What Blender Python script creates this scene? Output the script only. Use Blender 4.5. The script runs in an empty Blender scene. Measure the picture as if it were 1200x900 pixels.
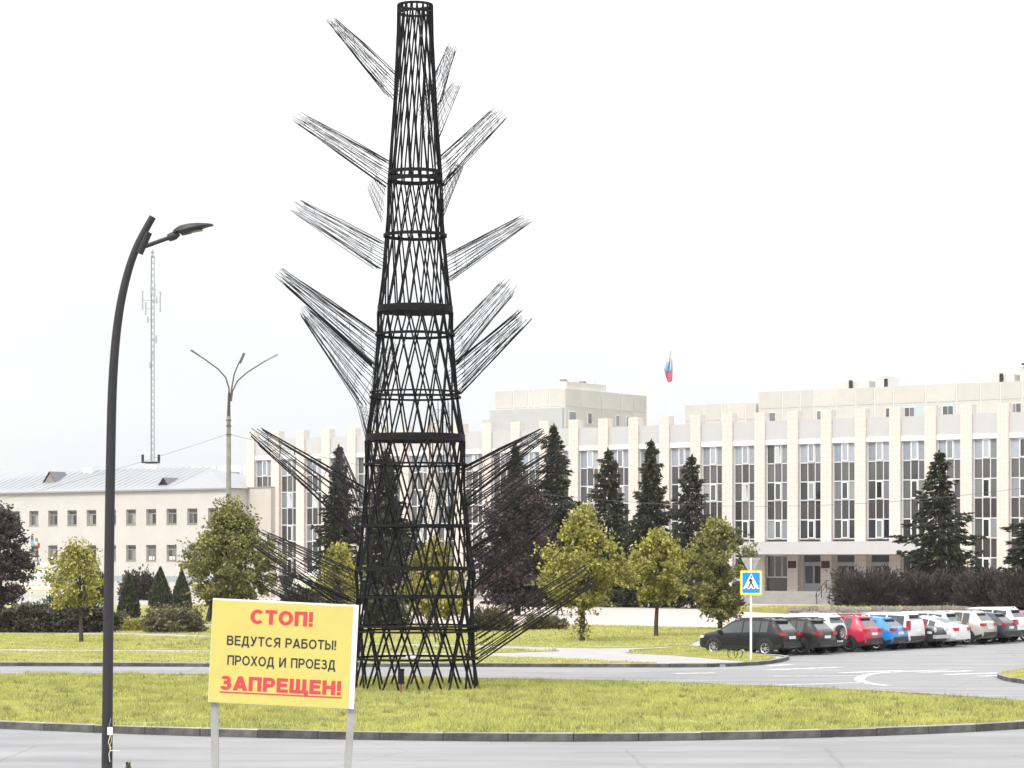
import bpy, bmesh, math, random
import numpy as np
from mathutils import Vector, Matrix
random.seed(7); RNG = np.random.default_rng(7)
SC = bpy.context.scene; C = SC.collection
R = math.radians

# ---------------------------------------------------------------- camera, sky, sun, exposure
F = 3000.0; H = 4.2; HOR = 655.0           # focal length in photo pixels, eye height, horizon row
cam = bpy.data.cameras.new('camera'); camo = bpy.data.objects.new('camera', cam); C.objects.link(camo)
camo.location = (0, 0, H); camo.rotation_euler = (R(90), 0, 0)
cam.sensor_width = 36; cam.lens = 36 * F / 1200; cam.shift_y = (HOR - 450) / 1200
cam.clip_start = 0.5; cam.clip_end = 6000
SC.camera = camo

SUN_EL, SUN_AZ = R(48), R(215)             # sun veiled by cloud, behind the camera to the left
world = bpy.data.worlds.new('World'); SC.world = world; world.use_nodes = True
nt = world.node_tree; nt.nodes.clear()
def N(t, **kw):
    n = nt.nodes.new(t)
    for k, v in kw.items(): setattr(n, k, v)
    return n
def mth(op, a, b=None, clamp=False):
    n = N('ShaderNodeMath', operation=op, use_clamp=clamp)
    for i, v in enumerate((a, b)):
        if v is None: continue
        if isinstance(v, (int, float)): n.inputs[i].default_value = v
        else: nt.links.new(v, n.inputs[i])
    return n.outputs[0]
sky = N('ShaderNodeTexSky', sky_type='NISHITA'); sky.sun_disc = False
sky.sun_elevation = SUN_EL; sky.sun_rotation = SUN_AZ; sky.dust_density = 3.0
tc = N('ShaderNodeTexCoord'); sep = N('ShaderNodeSeparateXYZ'); nt.links.new(tc.outputs['Generated'], sep.inputs[0])
zc = mth('MAXIMUM', sep.outputs[2], 0.0)
cie = mth('MULTIPLY', mth('ADD', mth('MULTIPLY', zc, 2.0), 1.0), 5.55)       # CIE overcast sky: L = Lz (1 + 2 sin e) / 3
noi = N('ShaderNodeTexNoise'); noi.inputs['Scale'].default_value = 3.2; noi.inputs['Detail'].default_value = 4
mp = N('ShaderNodeMapping'); mp.inputs['Scale'].default_value = (1, 1, 3.0)
nt.links.new(tc.outputs['Generated'], mp.inputs[0]); nt.links.new(mp.outputs[0], noi.inputs['Vector'])
cr = N('ShaderNodeValToRGB'); nt.links.new(noi.outputs[0], cr.inputs[0])
cr.color_ramp.elements[0].position = 0.35; cr.color_ramp.elements[0].color = (0.92, 0.94, 0.965, 1)
cr.color_ramp.elements[1].position = 0.62; cr.color_ramp.elements[1].color = (1.0, 1.0, 1.0, 1)
vm = N('ShaderNodeVectorMath', operation='SCALE'); nt.links.new(cr.outputs[0], vm.inputs[0]); nt.links.new(cie, vm.inputs['Scale'])
mx = N('ShaderNodeMix', data_type='RGBA'); mx.inputs[0].default_value = 0.94      # thick cloud over the clear sky
nt.links.new(sky.outputs[0], mx.inputs[6]); nt.links.new(vm.outputs[0], mx.inputs[7])
bg = N('ShaderNodeBackground'); bg.inputs['Strength'].default_value = 0.1
nt.links.new(mx.outputs[2], bg.inputs[0])
wo = N('ShaderNodeOutputWorld'); nt.links.new(bg.outputs[0], wo.inputs[0])

sun = bpy.data.lights.new('sun', 'SUN'); sun.energy = 1.5; sun.angle = R(12); sun.color = (1, .95, .87)
suno = bpy.data.objects.new('sun', sun); C.objects.link(suno)
sd = Vector((math.sin(SUN_AZ) * math.cos(SUN_EL), math.cos(SUN_AZ) * math.cos(SUN_EL), math.sin(SUN_EL)))
suno.rotation_euler = sd.to_track_quat('Z', 'Y').to_euler(); suno.location = (-30, -30, 60)
SC.view_settings.view_transform = 'Standard'; SC.view_settings.look = 'None'
SC.view_settings.exposure = 0.76; SC.view_settings.gamma = 1

# ---------------------------------------------------------------- helpers
def G(x, y, z=0.0):
    """point of the level z that the photo shows at pixel x, y"""
    d = F * (H - z) / (y - HOR)
    return ((x - 600) / F * d, d, z)
def A(x, y, d):
    return Vector(((x - 600) / F * d, d, H + (HOR - y) / F * d))
UA = math.atan2(-.583, .8129)              # direction of the long fronts, nearer to the right
U = Vector((.8129, -.583, 0)); V = Vector((.583, .8129, 0))

_mat = {}
def mat(name, col, rough=.7, var=0.0, scale=3.0, bump=0.0, bscale=40.0, metal=0.0, spec=.5, col2=None, island=0.0, objrand=0.0,
        coat=0.0, trans=0.0, detail=6, lo=.35, hi=.65, ior=1.5, stretch=None):
    if name in _mat: return _mat[name]
    m = bpy.data.materials.new(name); m.use_nodes = True; t = m.node_tree; b = t.nodes['Principled BSDF']
    def n(ty): return t.nodes.new(ty)
    col = tuple(col) + (1,)
    b.inputs['Roughness'].default_value = rough; b.inputs['Metallic'].default_value = metal
    b.inputs['Specular IOR Level'].default_value = spec; b.inputs['Coat Weight'].default_value = coat; b.inputs['Coat Roughness'].default_value = .05
    b.inputs['IOR'].default_value = ior
    out = None
    tcn = n('ShaderNodeTexCoord'); vec = tcn.outputs['Object']
    if stretch:
        mpn = n('ShaderNodeMapping'); mpn.inputs['Scale'].default_value = stretch; t.links.new(vec, mpn.inputs[0]); vec = mpn.outputs[0]
    if var or col2:
        c2 = tuple(col2) + (1,) if col2 else tuple(max(0, c * (1 - var)) for c in col[:3]) + (1,)
        nz = n('ShaderNodeTexNoise'); nz.inputs['Scale'].default_value = scale; nz.inputs['Detail'].default_value = detail; nz.inputs['Roughness'].default_value = .65
        t.links.new(vec, nz.inputs['Vector'])
        rp = n('ShaderNodeValToRGB'); rp.color_ramp.elements[0].position = lo; rp.color_ramp.elements[1].position = hi
        rp.color_ramp.elements[0].color = c2; rp.color_ramp.elements[1].color = col
        t.links.new(nz.outputs[0], rp.inputs[0]); out = rp.outputs[0]
    if island or objrand:
        hs = n('ShaderNodeHueSaturation')
        if out: t.links.new(out, hs.inputs['Color'])
        else: hs.inputs['Color'].default_value = col
        if island: src = n('ShaderNodeNewGeometry').outputs['Random Per Island']
        else: src = n('ShaderNodeObjectInfo').outputs['Random']
        k = island or objrand
        mr = n('ShaderNodeMapRange'); mr.inputs[3].default_value = 1 - k; mr.inputs[4].default_value = 1 + k
        t.links.new(src, mr.inputs[0]); t.links.new(mr.outputs[0], hs.inputs['Value'])
        mr2 = n('ShaderNodeMapRange'); mr2.inputs[3].default_value = .5 - .03 * k; mr2.inputs[4].default_value = .5 + .03 * k
        t.links.new(src, mr2.inputs[0]); t.links.new(mr2.outputs[0], hs.inputs['Hue'])
        out = hs.outputs[0]
    if out: t.links.new(out, b.inputs['Base Color'])
    else: b.inputs['Base Color'].default_value = col
    if trans:
        tr = n('ShaderNodeBsdfTranslucent')
        if out: t.links.new(out, tr.inputs[0])
        else: tr.inputs[0].default_value = col
        ms = n('ShaderNodeMixShader'); ms.inputs[0].default_value = trans
        t.links.new(b.outputs[0], ms.inputs[1]); t.links.new(tr.outputs[0], ms.inputs[2])
        t.links.new(ms.outputs[0], t.nodes['Material Output'].inputs[0])
    if bump:
        nb = n('ShaderNodeTexNoise'); nb.inputs['Scale'].default_value = bscale; nb.inputs['Detail'].default_value = 5
        t.links.new(vec, nb.inputs['Vector'])
        bp = n('ShaderNodeBump'); bp.inputs['Strength'].default_value = bump; bp.inputs['Distance'].default_value = .02
        t.links.new(nb.outputs[0], bp.inputs['Height']); t.links.new(bp.outputs[0], b.inputs['Normal'])
    _mat[name] = m; return m

def tag(o, label=None, cat=None, group=None, kind=None):
    if label: o['label'] = label
    if cat: o['category'] = cat
    if group: o['group'] = group
    if kind: o['kind'] = kind
    return o
def empty(name, loc=(0, 0, 0), rz=0, label=None, cat=None, group=None):
    o = bpy.data.objects.new(name, None); C.objects.link(o); o.location = loc; o.rotation_euler = (0, 0, rz)
    o.empty_display_size = .2
    return tag(o, label, cat, group)
def link(name, me, parent=None, loc=None, rot=None, scale=None):
    o = bpy.data.objects.new(name, me); C.objects.link(o); o.parent = parent
    if loc is not None: o.location = loc
    if rot is not None: o.rotation_euler = rot
    if scale is not None: o.scale = scale
    return o

class MB:
    def __init__(s): s.v = []; s.f = []
    def add(s, vs, fs):
        k = len(s.v); s.v += [tuple(v) for v in vs]; s.f += [tuple(i + k for i in f) for f in fs]; return s
    def box(s, x0, x1, y0, y1, z0, z1):
        return s.add([(x, y, z) for z in (z0, z1) for y in (y0, y1) for x in (x0, x1)],
                     [(0, 2, 3, 1), (4, 5, 7, 6), (0, 1, 5, 4), (2, 6, 7, 3), (0, 4, 6, 2), (1, 3, 7, 5)])
    def obox(s, c, ax, ay, az):
        c = Vector(c); ax, ay, az = Vector(ax), Vector(ay), Vector(az)
        return s.add([c + ax * i + ay * j + az * k for k in (-1, 1) for j in (-1, 1) for i in (-1, 1)],
                     [(0, 2, 3, 1), (4, 5, 7, 6), (0, 1, 5, 4), (2, 6, 7, 3), (0, 4, 6, 2), (1, 3, 7, 5)])
    def tube(s, pts, rad, n=8, cap=True):
        pts = [Vector(p) for p in pts]; rad = [rad] * len(pts) if isinstance(rad, (int, float)) else rad
        rings = []; up = Vector((0, 0, 1))
        for i, p in enumerate(pts):
            t = (pts[min(i + 1, len(pts) - 1)] - pts[max(i - 1, 0)]).normalized()
            if i == 0:
                a = t.cross(up)
                if a.length < .05: a = t.cross(Vector((0, 1, 0)))
            else: a = a - t * a.dot(t)
            a.normalize(); b = t.cross(a)
            rings.append([p + (a * math.cos(2 * math.pi * j / n) + b * math.sin(2 * math.pi * j / n)) * rad[i] for j in range(n)])
        vs = [v for r in rings for v in r]; fs = []
        for i in range(len(pts) - 1):
            for j in range(n):
                k = (j + 1) % n; fs.append((i * n + j, i * n + k, (i + 1) * n + k, (i + 1) * n + j))
        if cap: fs += [tuple(range(n))[::-1], tuple(range((len(pts) - 1) * n, len(pts) * n))]
        return s.add(vs, fs)
    def lathe(s, prof, n=24, axis='z', c=(0, 0, 0), closed=False):
        vs = []; m = len(prof)
        for j in range(n):
            a = 2 * math.pi * j / n; ca, sa = math.cos(a), math.sin(a)
            for r, h in prof:
                p = {'z': (r * ca, r * sa, h), 'y': (r * ca, h, r * sa), 'x': (h, r * ca, r * sa)}[axis]
                vs.append((p[0] + c[0], p[1] + c[1], p[2] + c[2]))
        fs = []
        for j in range(n):
            k = (j + 1) % n
            for i in range(m if closed else m - 1):
                i2 = (i + 1) % m; fs.append((j * m + i, k * m + i, k * m + i2, j * m + i2))
        return s.add(vs, fs)
    def prism(s, poly, z0, z1):
        n = len(poly)
        return s.add([(p[0], p[1], z0) for p in poly] + [(p[0], p[1], z1) for p in poly],
                     [tuple(range(n))[::-1], tuple(range(n, 2 * n))] + [(i, (i + 1) % n, n + (i + 1) % n, n + i) for i in range(n)])
    def build(s, name, m, parent=None, smooth=False, loc=None, rot=None, fix=True, angle=40):
        me = bpy.data.meshes.new(name); me.from_pydata(s.v, [], s.f)
        if fix:
            b = bmesh.new(); b.from_mesh(me); bmesh.ops.recalc_face_normals(b, faces=b.faces); b.to_mesh(me); b.free()
        me.materials.append(m)
        if smooth: me.shade_smooth(); me.set_sharp_from_angle(angle=R(angle))
        return link(name, me, parent, loc, rot)
def box(name, m, parent, x0, x1, y0, y1, z0, z1): return MB().box(x0, x1, y0, y1, z0, z1).build(name, m, parent, fix=False)
_unit = {}
def ubox(name, m, parent, x0, x1, y0, y1, z0, z1, rot=None):
    """a box that shares one unit mesh per material"""
    k = (name, m.name)
    if k not in _unit:
        me = bpy.data.meshes.new(name); t = MB().box(-.5, .5, -.5, .5, -.5, .5); me.from_pydata(t.v, [], t.f); me.materials.append(m); _unit[k] = me
    return link(name, _unit[k], parent, ((x0 + x1) / 2, (y0 + y1) / 2, (z0 + z1) / 2), rot, (x1 - x0, y1 - y0, z1 - z0))
def slab(name, poly, z0, z1, m, label=None, parent=None):
    """a flat slab with a triangulated top"""
    b = bmesh.new(); vs = [b.verts.new((p[0], p[1], z1)) for p in poly]
    f = b.faces.new(vs); f.normal_update()
    if f.normal.z < 0: f.normal_flip()
    r = bmesh.ops.extrude_face_region(b, geom=[f]); bmesh.ops.translate(b, verts=[g for g in r['geom'] if isinstance(g, bmesh.types.BMVert)], vec=(0, 0, z0 - z1))
    bmesh.ops.recalc_face_normals(b, faces=b.faces)
    bmesh.ops.triangulate(b, faces=[f for f in b.faces if len(f.verts) > 4])
    me = bpy.data.meshes.new(name); b.to_mesh(me); b.free(); me.materials.append(m)
    o = link(name, me, parent)
    if parent is None: tag(o, label, kind='structure')
    return o
def spline(pts, closed=True, k=8):
    pts = [Vector((p[0], p[1], 0)) for p in pts]; n = len(pts); out = []
    for i in range(n if closed else n - 1):
        g = lambda j: pts[j % n] if closed else pts[max(0, min(n - 1, j))]
        a, b, c, d = g(i - 1), g(i), g(i + 1), g(i + 2)
        for j in range(k):
            t = j / k
            out.append(.5 * ((2 * b) + (c - a) * t + (2 * a - 5 * b + 4 * c - d) * t * t + (3 * b - a - 3 * c + d) * t ** 3))
    if not closed: out.append(pts[-1])
    return out
def resample(pts, step, closed):
    P = pts + [pts[0]] if closed else pts; out = [P[0].copy()]; acc = 0
    for a, b in zip(P, P[1:]):
        L = (b - a).length; pos = step - acc
        while pos <= L: out.append(a.lerp(b, pos / L)); pos += step
        acc = (acc + L) % step
    return out
def in_poly(x, y, poly):
    px = np.array([p[0] for p in poly]); py = np.array([p[1] for p in poly]); ins = np.zeros(len(x), bool); j = len(px) - 1
    for i in range(len(px)):
        c = ((py[i] > y) != (py[j] > y)) & (x < (px[j] - px[i]) * (y - py[i]) / (py[j] - py[i] + 1e-12) + px[i]); ins ^= c; j = i
    return ins
def np_mesh(name, verts, nper, m, parent=None):
    """loose polygons of nper corners from an array (n*nper, 3)"""
    n = len(verts) // nper; me = bpy.data.meshes.new(name)
    me.vertices.add(n * nper); me.vertices.foreach_set('co', np.asarray(verts, np.float32).ravel())
    me.loops.add(n * nper); me.loops.foreach_set('vertex_index', np.arange(n * nper, dtype=np.int32))
    me.polygons.add(n); me.polygons.foreach_set('loop_start', np.arange(0, n * nper, nper, dtype=np.int32))
    me.update(); me.validate(); me.materials.append(m)
    return link(name, me, parent)

# ---------------------------------------------------------------- materials
M_ground = mat('earth', (.16, .15, .06), .95, var=.4, scale=.4, bump=.3)
M_asph = mat('asphalt', (.285, .285, .29), .85, col2=(.215, .215, .22), scale=.55, bump=.25, bscale=60, detail=10, stretch=(.35, 1, 1))
def road_wear(m):
    t = m.node_tree; b = t.nodes['Principled BSDF']; src = b.inputs['Base Color'].links[0].from_socket
    tcn = t.nodes.new('ShaderNodeTexCoord')
    def ramp(sock, p0, c0, p1, c1):
        r = t.nodes.new('ShaderNodeValToRGB'); r.color_ramp.elements[0].position = p0; r.color_ramp.elements[0].color = (c0,) * 3 + (1,)
        r.color_ramp.elements[1].position = p1; r.color_ramp.elements[1].color = (c1,) * 3 + (1,); t.links.new(sock, r.inputs[0]); return r.outputs[0]
    def mul(a_, b_):
        mm = t.nodes.new('ShaderNodeMix'); mm.data_type = 'RGBA'; mm.blend_type = 'MULTIPLY'; mm.inputs[0].default_value = 1
        t.links.new(a_, mm.inputs[6]); t.links.new(b_, mm.inputs[7]); return mm.outputs[2]
    nz = t.nodes.new('ShaderNodeTexNoise'); nz.inputs['Scale'].default_value = .9; nz.inputs['Detail'].default_value = 3; t.links.new(tcn.outputs['Object'], nz.inputs['Vector'])
    ad = t.nodes.new('ShaderNodeMix'); ad.data_type = 'VECTOR'; ad.inputs[0].default_value = .12; t.links.new(tcn.outputs['Object'], ad.inputs[4]); t.links.new(nz.outputs['Color'], ad.inputs[5])
    vo = t.nodes.new('ShaderNodeTexVoronoi'); vo.feature = 'DISTANCE_TO_EDGE'; vo.inputs['Scale'].default_value = .16; t.links.new(ad.outputs[1], vo.inputs['Vector'])
    out = mul(src, ramp(vo.outputs['Distance'], 0.0, .78, .006, 1.0))                     # long cracks
    mp2 = t.nodes.new('ShaderNodeMapping'); mp2.inputs['Scale'].default_value = (.05, .9, 1); t.links.new(tcn.outputs['Object'], mp2.inputs[0])
    n2 = t.nodes.new('ShaderNodeTexNoise'); n2.inputs['Scale'].default_value = 1.1; n2.inputs['Detail'].default_value = 4; t.links.new(mp2.outputs[0], n2.inputs['Vector'])
    out = mul(out, ramp(n2.outputs[0], .38, .88, .6, 1.03))                              # lanes darkened by tyres
    n3 = t.nodes.new('ShaderNodeTexNoise'); n3.inputs['Scale'].default_value = 45; n3.inputs['Detail'].default_value = 2; t.links.new(tcn.outputs['Object'], n3.inputs['Vector'])
    out = mul(out, ramp(n3.outputs[0], .3, .84, .7, 1.1))                                # grit
    t.links.new(out, b.inputs['Base Color'])
road_wear(M_asph)
M_pave = mat('concrete_paving', (.36, .35, .34), .85, var=.14, scale=.8, bump=.1)
M_plaza = mat('pink_paving', (.50, .42, .38), .85, var=.12, scale=.25, bump=.1)
M_soil = mat('lawn_soil', (.34, .33, .10), .95, col2=(.24, .235, .08), scale=1.2, bump=.5, bscale=25)
M_grass = mat('grass_blades', (.50, .495, .15), .7, col2=(.34, .35, .12), scale=.6, island=.30, trans=.25, detail=8, lo=.36, hi=.62, spec=.25)
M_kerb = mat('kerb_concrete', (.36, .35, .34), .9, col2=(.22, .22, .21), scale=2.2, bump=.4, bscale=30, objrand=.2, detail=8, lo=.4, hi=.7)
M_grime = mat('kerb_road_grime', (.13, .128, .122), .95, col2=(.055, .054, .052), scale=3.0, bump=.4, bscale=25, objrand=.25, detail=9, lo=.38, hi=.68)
M_kerbdirt = mat('kerb_joint', (.06, .06, .055), .95)
M_paint = mat('road_paint', (.62, .62, .60), .7, col2=(.33, .33, .33), scale=5, detail=8, lo=.42, hi=.56)
M_steel = mat('tower_steel', (.014, .013, .0145), .65, var=.3, scale=6, spec=.15)
M_rod = mat('branch_steel', (.016, .015, .0165), .65, spec=.2)
M_lamp = mat('lamp_paint', (.026, .024, .026), .5, var=.2, scale=4, spec=.4)
M_white = mat('white_paint', (.78, .78, .77), .5, var=.05, scale=3)
M_galv = mat('galvanised_steel', (.42, .42, .42), .5, var=.25, scale=8, metal=.3)
M_conc = mat('pole_concrete', (.30, .285, .265), .85, var=.3, scale=2.5, bump=.2)
M_dark = mat('dark_shade', (.012, .012, .013), .6)
M_bark = mat('bark', (.075, .06, .048), .9, var=.5, scale=9, bump=.8, bscale=22)

# ---------------------------------------------------------------- the ground
slab('ground', [(-2500, -200), (2500, -200), (2500, 4000), (-2500, 4000)], -.4, -.02, M_ground, 'wide level ground reaching the horizon')
road = slab('road', [(-170, 8), (170, 8), (170, 186), (-170, 186)], -.3, 0, M_asph, 'pale grey asphalt roads and car park')

def kerb(line, closed, wid, h, step, label, name='kerb'):
    pts = resample(line, step, closed)
    par = MB(); q = pts + [pts[0]] if closed else pts
    for a, b in zip(q, q[1:]):
        t = (b - a).normalized(); nrm = Vector((-t.y, t.x, 0))
        par.obox((a + b) / 2 + Vector((0, 0, h * .45)), t * (b - a).length * .5, nrm * wid * .42, Vector((0, 0, h * .45)))
    root = par.build(name, M_kerbdirt); tag(root, label, kind='structure')
    me = bpy.data.meshes.new('kerb_stone')
    bm = bmesh.new(); bmesh.ops.create_cube(bm, size=1)
    bmesh.ops.scale(bm, vec=(step - .022, wid, h), verts=bm.verts)
    bmesh.ops.bevel(bm, geom=[e for e in bm.edges if abs(e.verts[0].co.z - e.verts[1].co.z) < 1e-4 and e.verts[0].co.z > 0], offset=.018, segments=1, affect='EDGES')
    bm.normal_update()
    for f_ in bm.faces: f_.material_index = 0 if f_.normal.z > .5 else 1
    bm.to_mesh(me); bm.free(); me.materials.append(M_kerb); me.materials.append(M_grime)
    for a, b in zip(q, q[1:]):
        c = (a + b) / 2; t = b - a
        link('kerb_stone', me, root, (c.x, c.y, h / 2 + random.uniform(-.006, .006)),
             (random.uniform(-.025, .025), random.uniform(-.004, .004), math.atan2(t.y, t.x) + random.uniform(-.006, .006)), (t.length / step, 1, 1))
    return root

# the oval island the tower stands on
isl = [(-12.7, 63.4), (-6, 60.2), (1.2, 58.9), (7.5, 60.3), (12.7, 63.4), (16.2, 68.2), (14.9, 72.4), (10.6, 78.6), (5.5, 83.4), (-1.2, 86.4), (-10.7, 89.2), (-17.9, 89.6), (-25, 86), (-28, 78), (-22, 69.5)]
island = spline(isl, True, 8)
slab('island_lawn', island, -.1, .155, M_soil, 'oval lawn of the traffic island under the lattice tower')
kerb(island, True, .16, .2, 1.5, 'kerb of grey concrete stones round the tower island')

KL = [G(x, y)[:2] for x, y in [(-700, 781), (-300, 780.5), (0, 780.5), (300, 781.5), (560, 781.5), (700, 782), (820, 782), (880, 780), (908, 777), (922, 773.5)]]
edge = spline(KL, False, 6)
lot = [Vector((11.6, 107.6, 0)), Vector((9.6, 109.9, 0)), Vector((5.2, 113.3, 0)), Vector((8.5, 119, 0)), Vector((24, 141, 0)), Vector((20.4, 186, 0))]
bound = edge + spline(lot, False, 4)
farside = bound + [Vector((20.4, 300, 0)), Vector((-170, 300, 0)), Vector((-170, 101, 0))]
slab('pavement', farside, -.1, .10, M_pave, 'pale concrete footpaths beyond the road')
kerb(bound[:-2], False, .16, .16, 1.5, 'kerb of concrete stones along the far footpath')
zl = .10
def poly(pts, z=.12): return [Vector(G(x, y, z)) for x, y in pts]
PLZ = poly([(330, 731), (430, 731.5), (560, 732), (700, 732), (850, 735)], .12) + [Vector((20.2, 150, 0)), Vector((20.2, 186, 0)), Vector((60, 186, 0)), Vector((75, 225, 0)), Vector((-26, 290, 0)), Vector((-34, 250, 0))]
slab('plaza', PLZ, -.1, .118, M_plaza, 'pale pink paved plaza in front of the long public building')
LA = poly([(-700, 776), (0, 776), (300, 776.8), (560, 777), (700, 777.3), (770, 776.8), (700, 774.2), (640, 770.8), (560, 769), (400, 766.8), (240, 764.2), (0, 763), (-700, 762.5)])
LD = poly([(-700, 759.5), (0, 760.2), (240, 761.5), (400, 764), (560, 765.5), (655, 762.6), (560, 759.4), (430, 756), (205, 745.8), (135, 743.8), (0, 742.0), (-700, 740)])
LB = poly([(120, 741), (205, 742.8), (430, 753), (560, 756), (700, 759.3), (760, 758.4), (806, 755.5), (852, 736.5), (700, 733), (560, 733), (430, 732.5), (330, 732), (240, 733.5)])
LC = poly([(733, 765), (770, 761), (806, 757.6), (845, 761.5), (909, 770.3), (900, 772.8), (883, 775.6), (845, 772.2), (790, 767.6)])
LE = poly([(-700, 738.5), (0, 740), (118, 739.5), (240, 731), (322, 729), (322, 709), (-700, 707)])
LR = spline([G(1171, 790.5, .12), G(1190, 786, .12), G(1260, 784, .12), G(1330, 790, .12), G(1270, 800, .12), G(1200, 797, .12)], True, 6)
for nm, pl, lb in (('verge_lawn', LA, 'narrow grass verge between far kerb and footpath'), ('garden_lawn', LD, 'lawn between the two crossing footpaths'),
                   ('tree_lawn', LB, 'lawn with three round trees before the plaza'), ('corner_lawn', LC, 'grass corner under the crossing sign by the black car'),
                   ('hedge_lawn', LE, 'garden lawn with hedge and clipped conifers on the left')):
    slab(nm, pl, -.1, .135, M_soil, lb)
slab('side_island_lawn', LR, -.1, .14, M_soil, 'small grass traffic island at the right edge')
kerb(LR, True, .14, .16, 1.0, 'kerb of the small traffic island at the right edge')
# near side, below the frame
nearp = [(-60, 12), (60, 12), (60, 49.2), (-60, 49.2)]
slab('near_pavement', nearp, -.1, .12, M_pave, 'footpath on the near side of the road')
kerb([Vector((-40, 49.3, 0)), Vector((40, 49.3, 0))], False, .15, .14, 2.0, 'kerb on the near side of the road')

def grass(name, pl, z, dens, h, w, label, ymin=0, ymax=1e9):
    xs = [p[0] for p in pl]; ys = [p[1] for p in pl]
    x0, x1 = max(min(xs), -30), min(max(xs), 34); y0, y1 = max(min(ys), ymin), min(max(ys), ymax)
    n = int((x1 - x0) * (y1 - y0) * dens)
    x = RNG.uniform(x0, x1, n); y = RNG.uniform(y0, y1, n)
    k = in_poly(x, y, pl) & (np.abs(x) < .215 * y + 1.5); x = x[k]; y = y[k]; n = len(x)
    patch = .75 + .35 * np.sin(x * .9 + 1.3 * np.sin(y * .5)) * np.sin(y * .7 + np.sin(x * .4)) + .25 * np.sin(x * 2.3 + y * 1.7)
    hh = h * RNG.uniform(.5, 1.25, n) * np.clip(patch, .45, 1.3); a = RNG.uniform(0, 2 * np.pi, n); ww = w * RNG.uniform(.6, 1.3, n)
    lx = RNG.normal(0, .4, n) * hh; ly = RNG.normal(0, .4, n) * hh
    z = np.full(n, z)
    v = np.stack([np.stack([x - np.cos(a) * ww, y - np.sin(a) * ww, z], 1), np.stack([x + np.cos(a) * ww, y + np.sin(a) * ww, z], 1), np.stack([x + lx, y + ly, z + hh], 1)], 1)
    o = np_mesh(name, v.reshape(-1, 3), 3, M_grass); tag(o, label, kind='stuff')
    return o
isl_in = [(p - Vector((-4, 77, 0))) * .994 + Vector((-4, 77, 0)) for p in island]
grass('grass', isl_in, .15, 330, .12, .011, 'yellow green grass blades on the tower island')
grass('grass', LA, .13, 130, .09, .016, 'grass blades on the narrow verge behind the road')
grass('grass', LD, .13, 90, .10, .018, 'grass blades on the lawn between the footpaths')
grass('grass', LB, .13, 60, .10, .022, 'grass blades on the lawn under the round trees')
grass('grass', LC, .13, 200, .11, .016, 'grass blades on the corner under the crossing sign')
grass('grass', LE, .13, 30, .12, .03, 'grass blades on the garden lawn with the hedge')
grass('grass', [tuple(p[:2]) for p in LR], .13, 200, .10, .014, 'grass blades on the small island at the right edge')

# darker weedy tufts and fallen leaves
M_tuft = mat('dark_tuft', (.24, .25, .085), .8, island=.4, trans=.15)
def tufts(pl, z, nt_, h, label):
    xs = [p[0] for p in pl]; ys = [p[1] for p in pl]; vs = []
    for _ in range(nt_):
        x, y = RNG.uniform(max(min(xs), -18), min(max(xs), 18)), RNG.uniform(min(ys), max(ys))
        if not in_poly(np.array([x]), np.array([y]), pl)[0]: continue
        n = int(RNG.integers(6, 26)); r = RNG.uniform(.05, .35); a = RNG.uniform(0, 6.28, n); q = RNG.uniform(0, 1, n) ** .5 * r
        bx_, by_ = x + q * np.cos(a), y + q * np.sin(a); hh = h * RNG.uniform(.5, 1.4, n); t = RNG.uniform(0, 6.28, n)
        vs.append(np.stack([np.stack([bx_ - .012 * np.cos(t), by_ - .012 * np.sin(t), np.full(n, z)], 1), np.stack([bx_ + .012 * np.cos(t), by_ + .012 * np.sin(t), np.full(n, z)], 1), np.stack([bx_ + RNG.normal(0, .4, n) * hh, by_ + RNG.normal(0, .4, n) * hh, z + hh], 1)], 1).reshape(-1, 3))
    tag(np_mesh('weed_tufts', np.vstack(vs), 3, M_tuft), label, kind='stuff')
tufts([p[:2] for p in isl_in], .15, 1500, .14, 'darker weedy tufts in the tower island lawn')
tufts(LD, .13, 500, .13, 'darker weedy tufts on the lawn between the footpaths')
lf = []
for _ in range(260):
    i = int(RNG.integers(0, len(island))); p = island[i]; o_ = (p - Vector((-4, 77, 0))).normalized() * RNG.choice([RNG.uniform(.15, .9), -RNG.uniform(.2, 3)])
    q = p + o_ + Vector((RNG.normal(0, .3), RNG.normal(0, .1), 0)); ins = in_poly(np.array([q.x]), np.array([q.y]), island)[0]; lf.append((q.x, q.y, .24 if ins else .025))
lfa = np.array(lf); dl = RNG.normal(size=(len(lf), 3)); dl[:, 2] *= .3
t_l = dl / np.linalg.norm(dl, axis=1)[:, None]; b_l = np.cross(t_l, [0, 0.2, 1.0]); sz_l = RNG.uniform(.02, .05, (len(lf), 1))
tag(np_mesh('fallen_leaves', np.stack([lfa - t_l * sz_l, lfa + b_l * sz_l * .6, lfa + t_l * sz_l, lfa - b_l * sz_l * .6], 1).reshape(-1, 3), 4, mat('dry_leaves', (.40, .27, .09), .8, island=.4)), 'dry yellow leaves fallen along the island kerb', kind='stuff')

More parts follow.
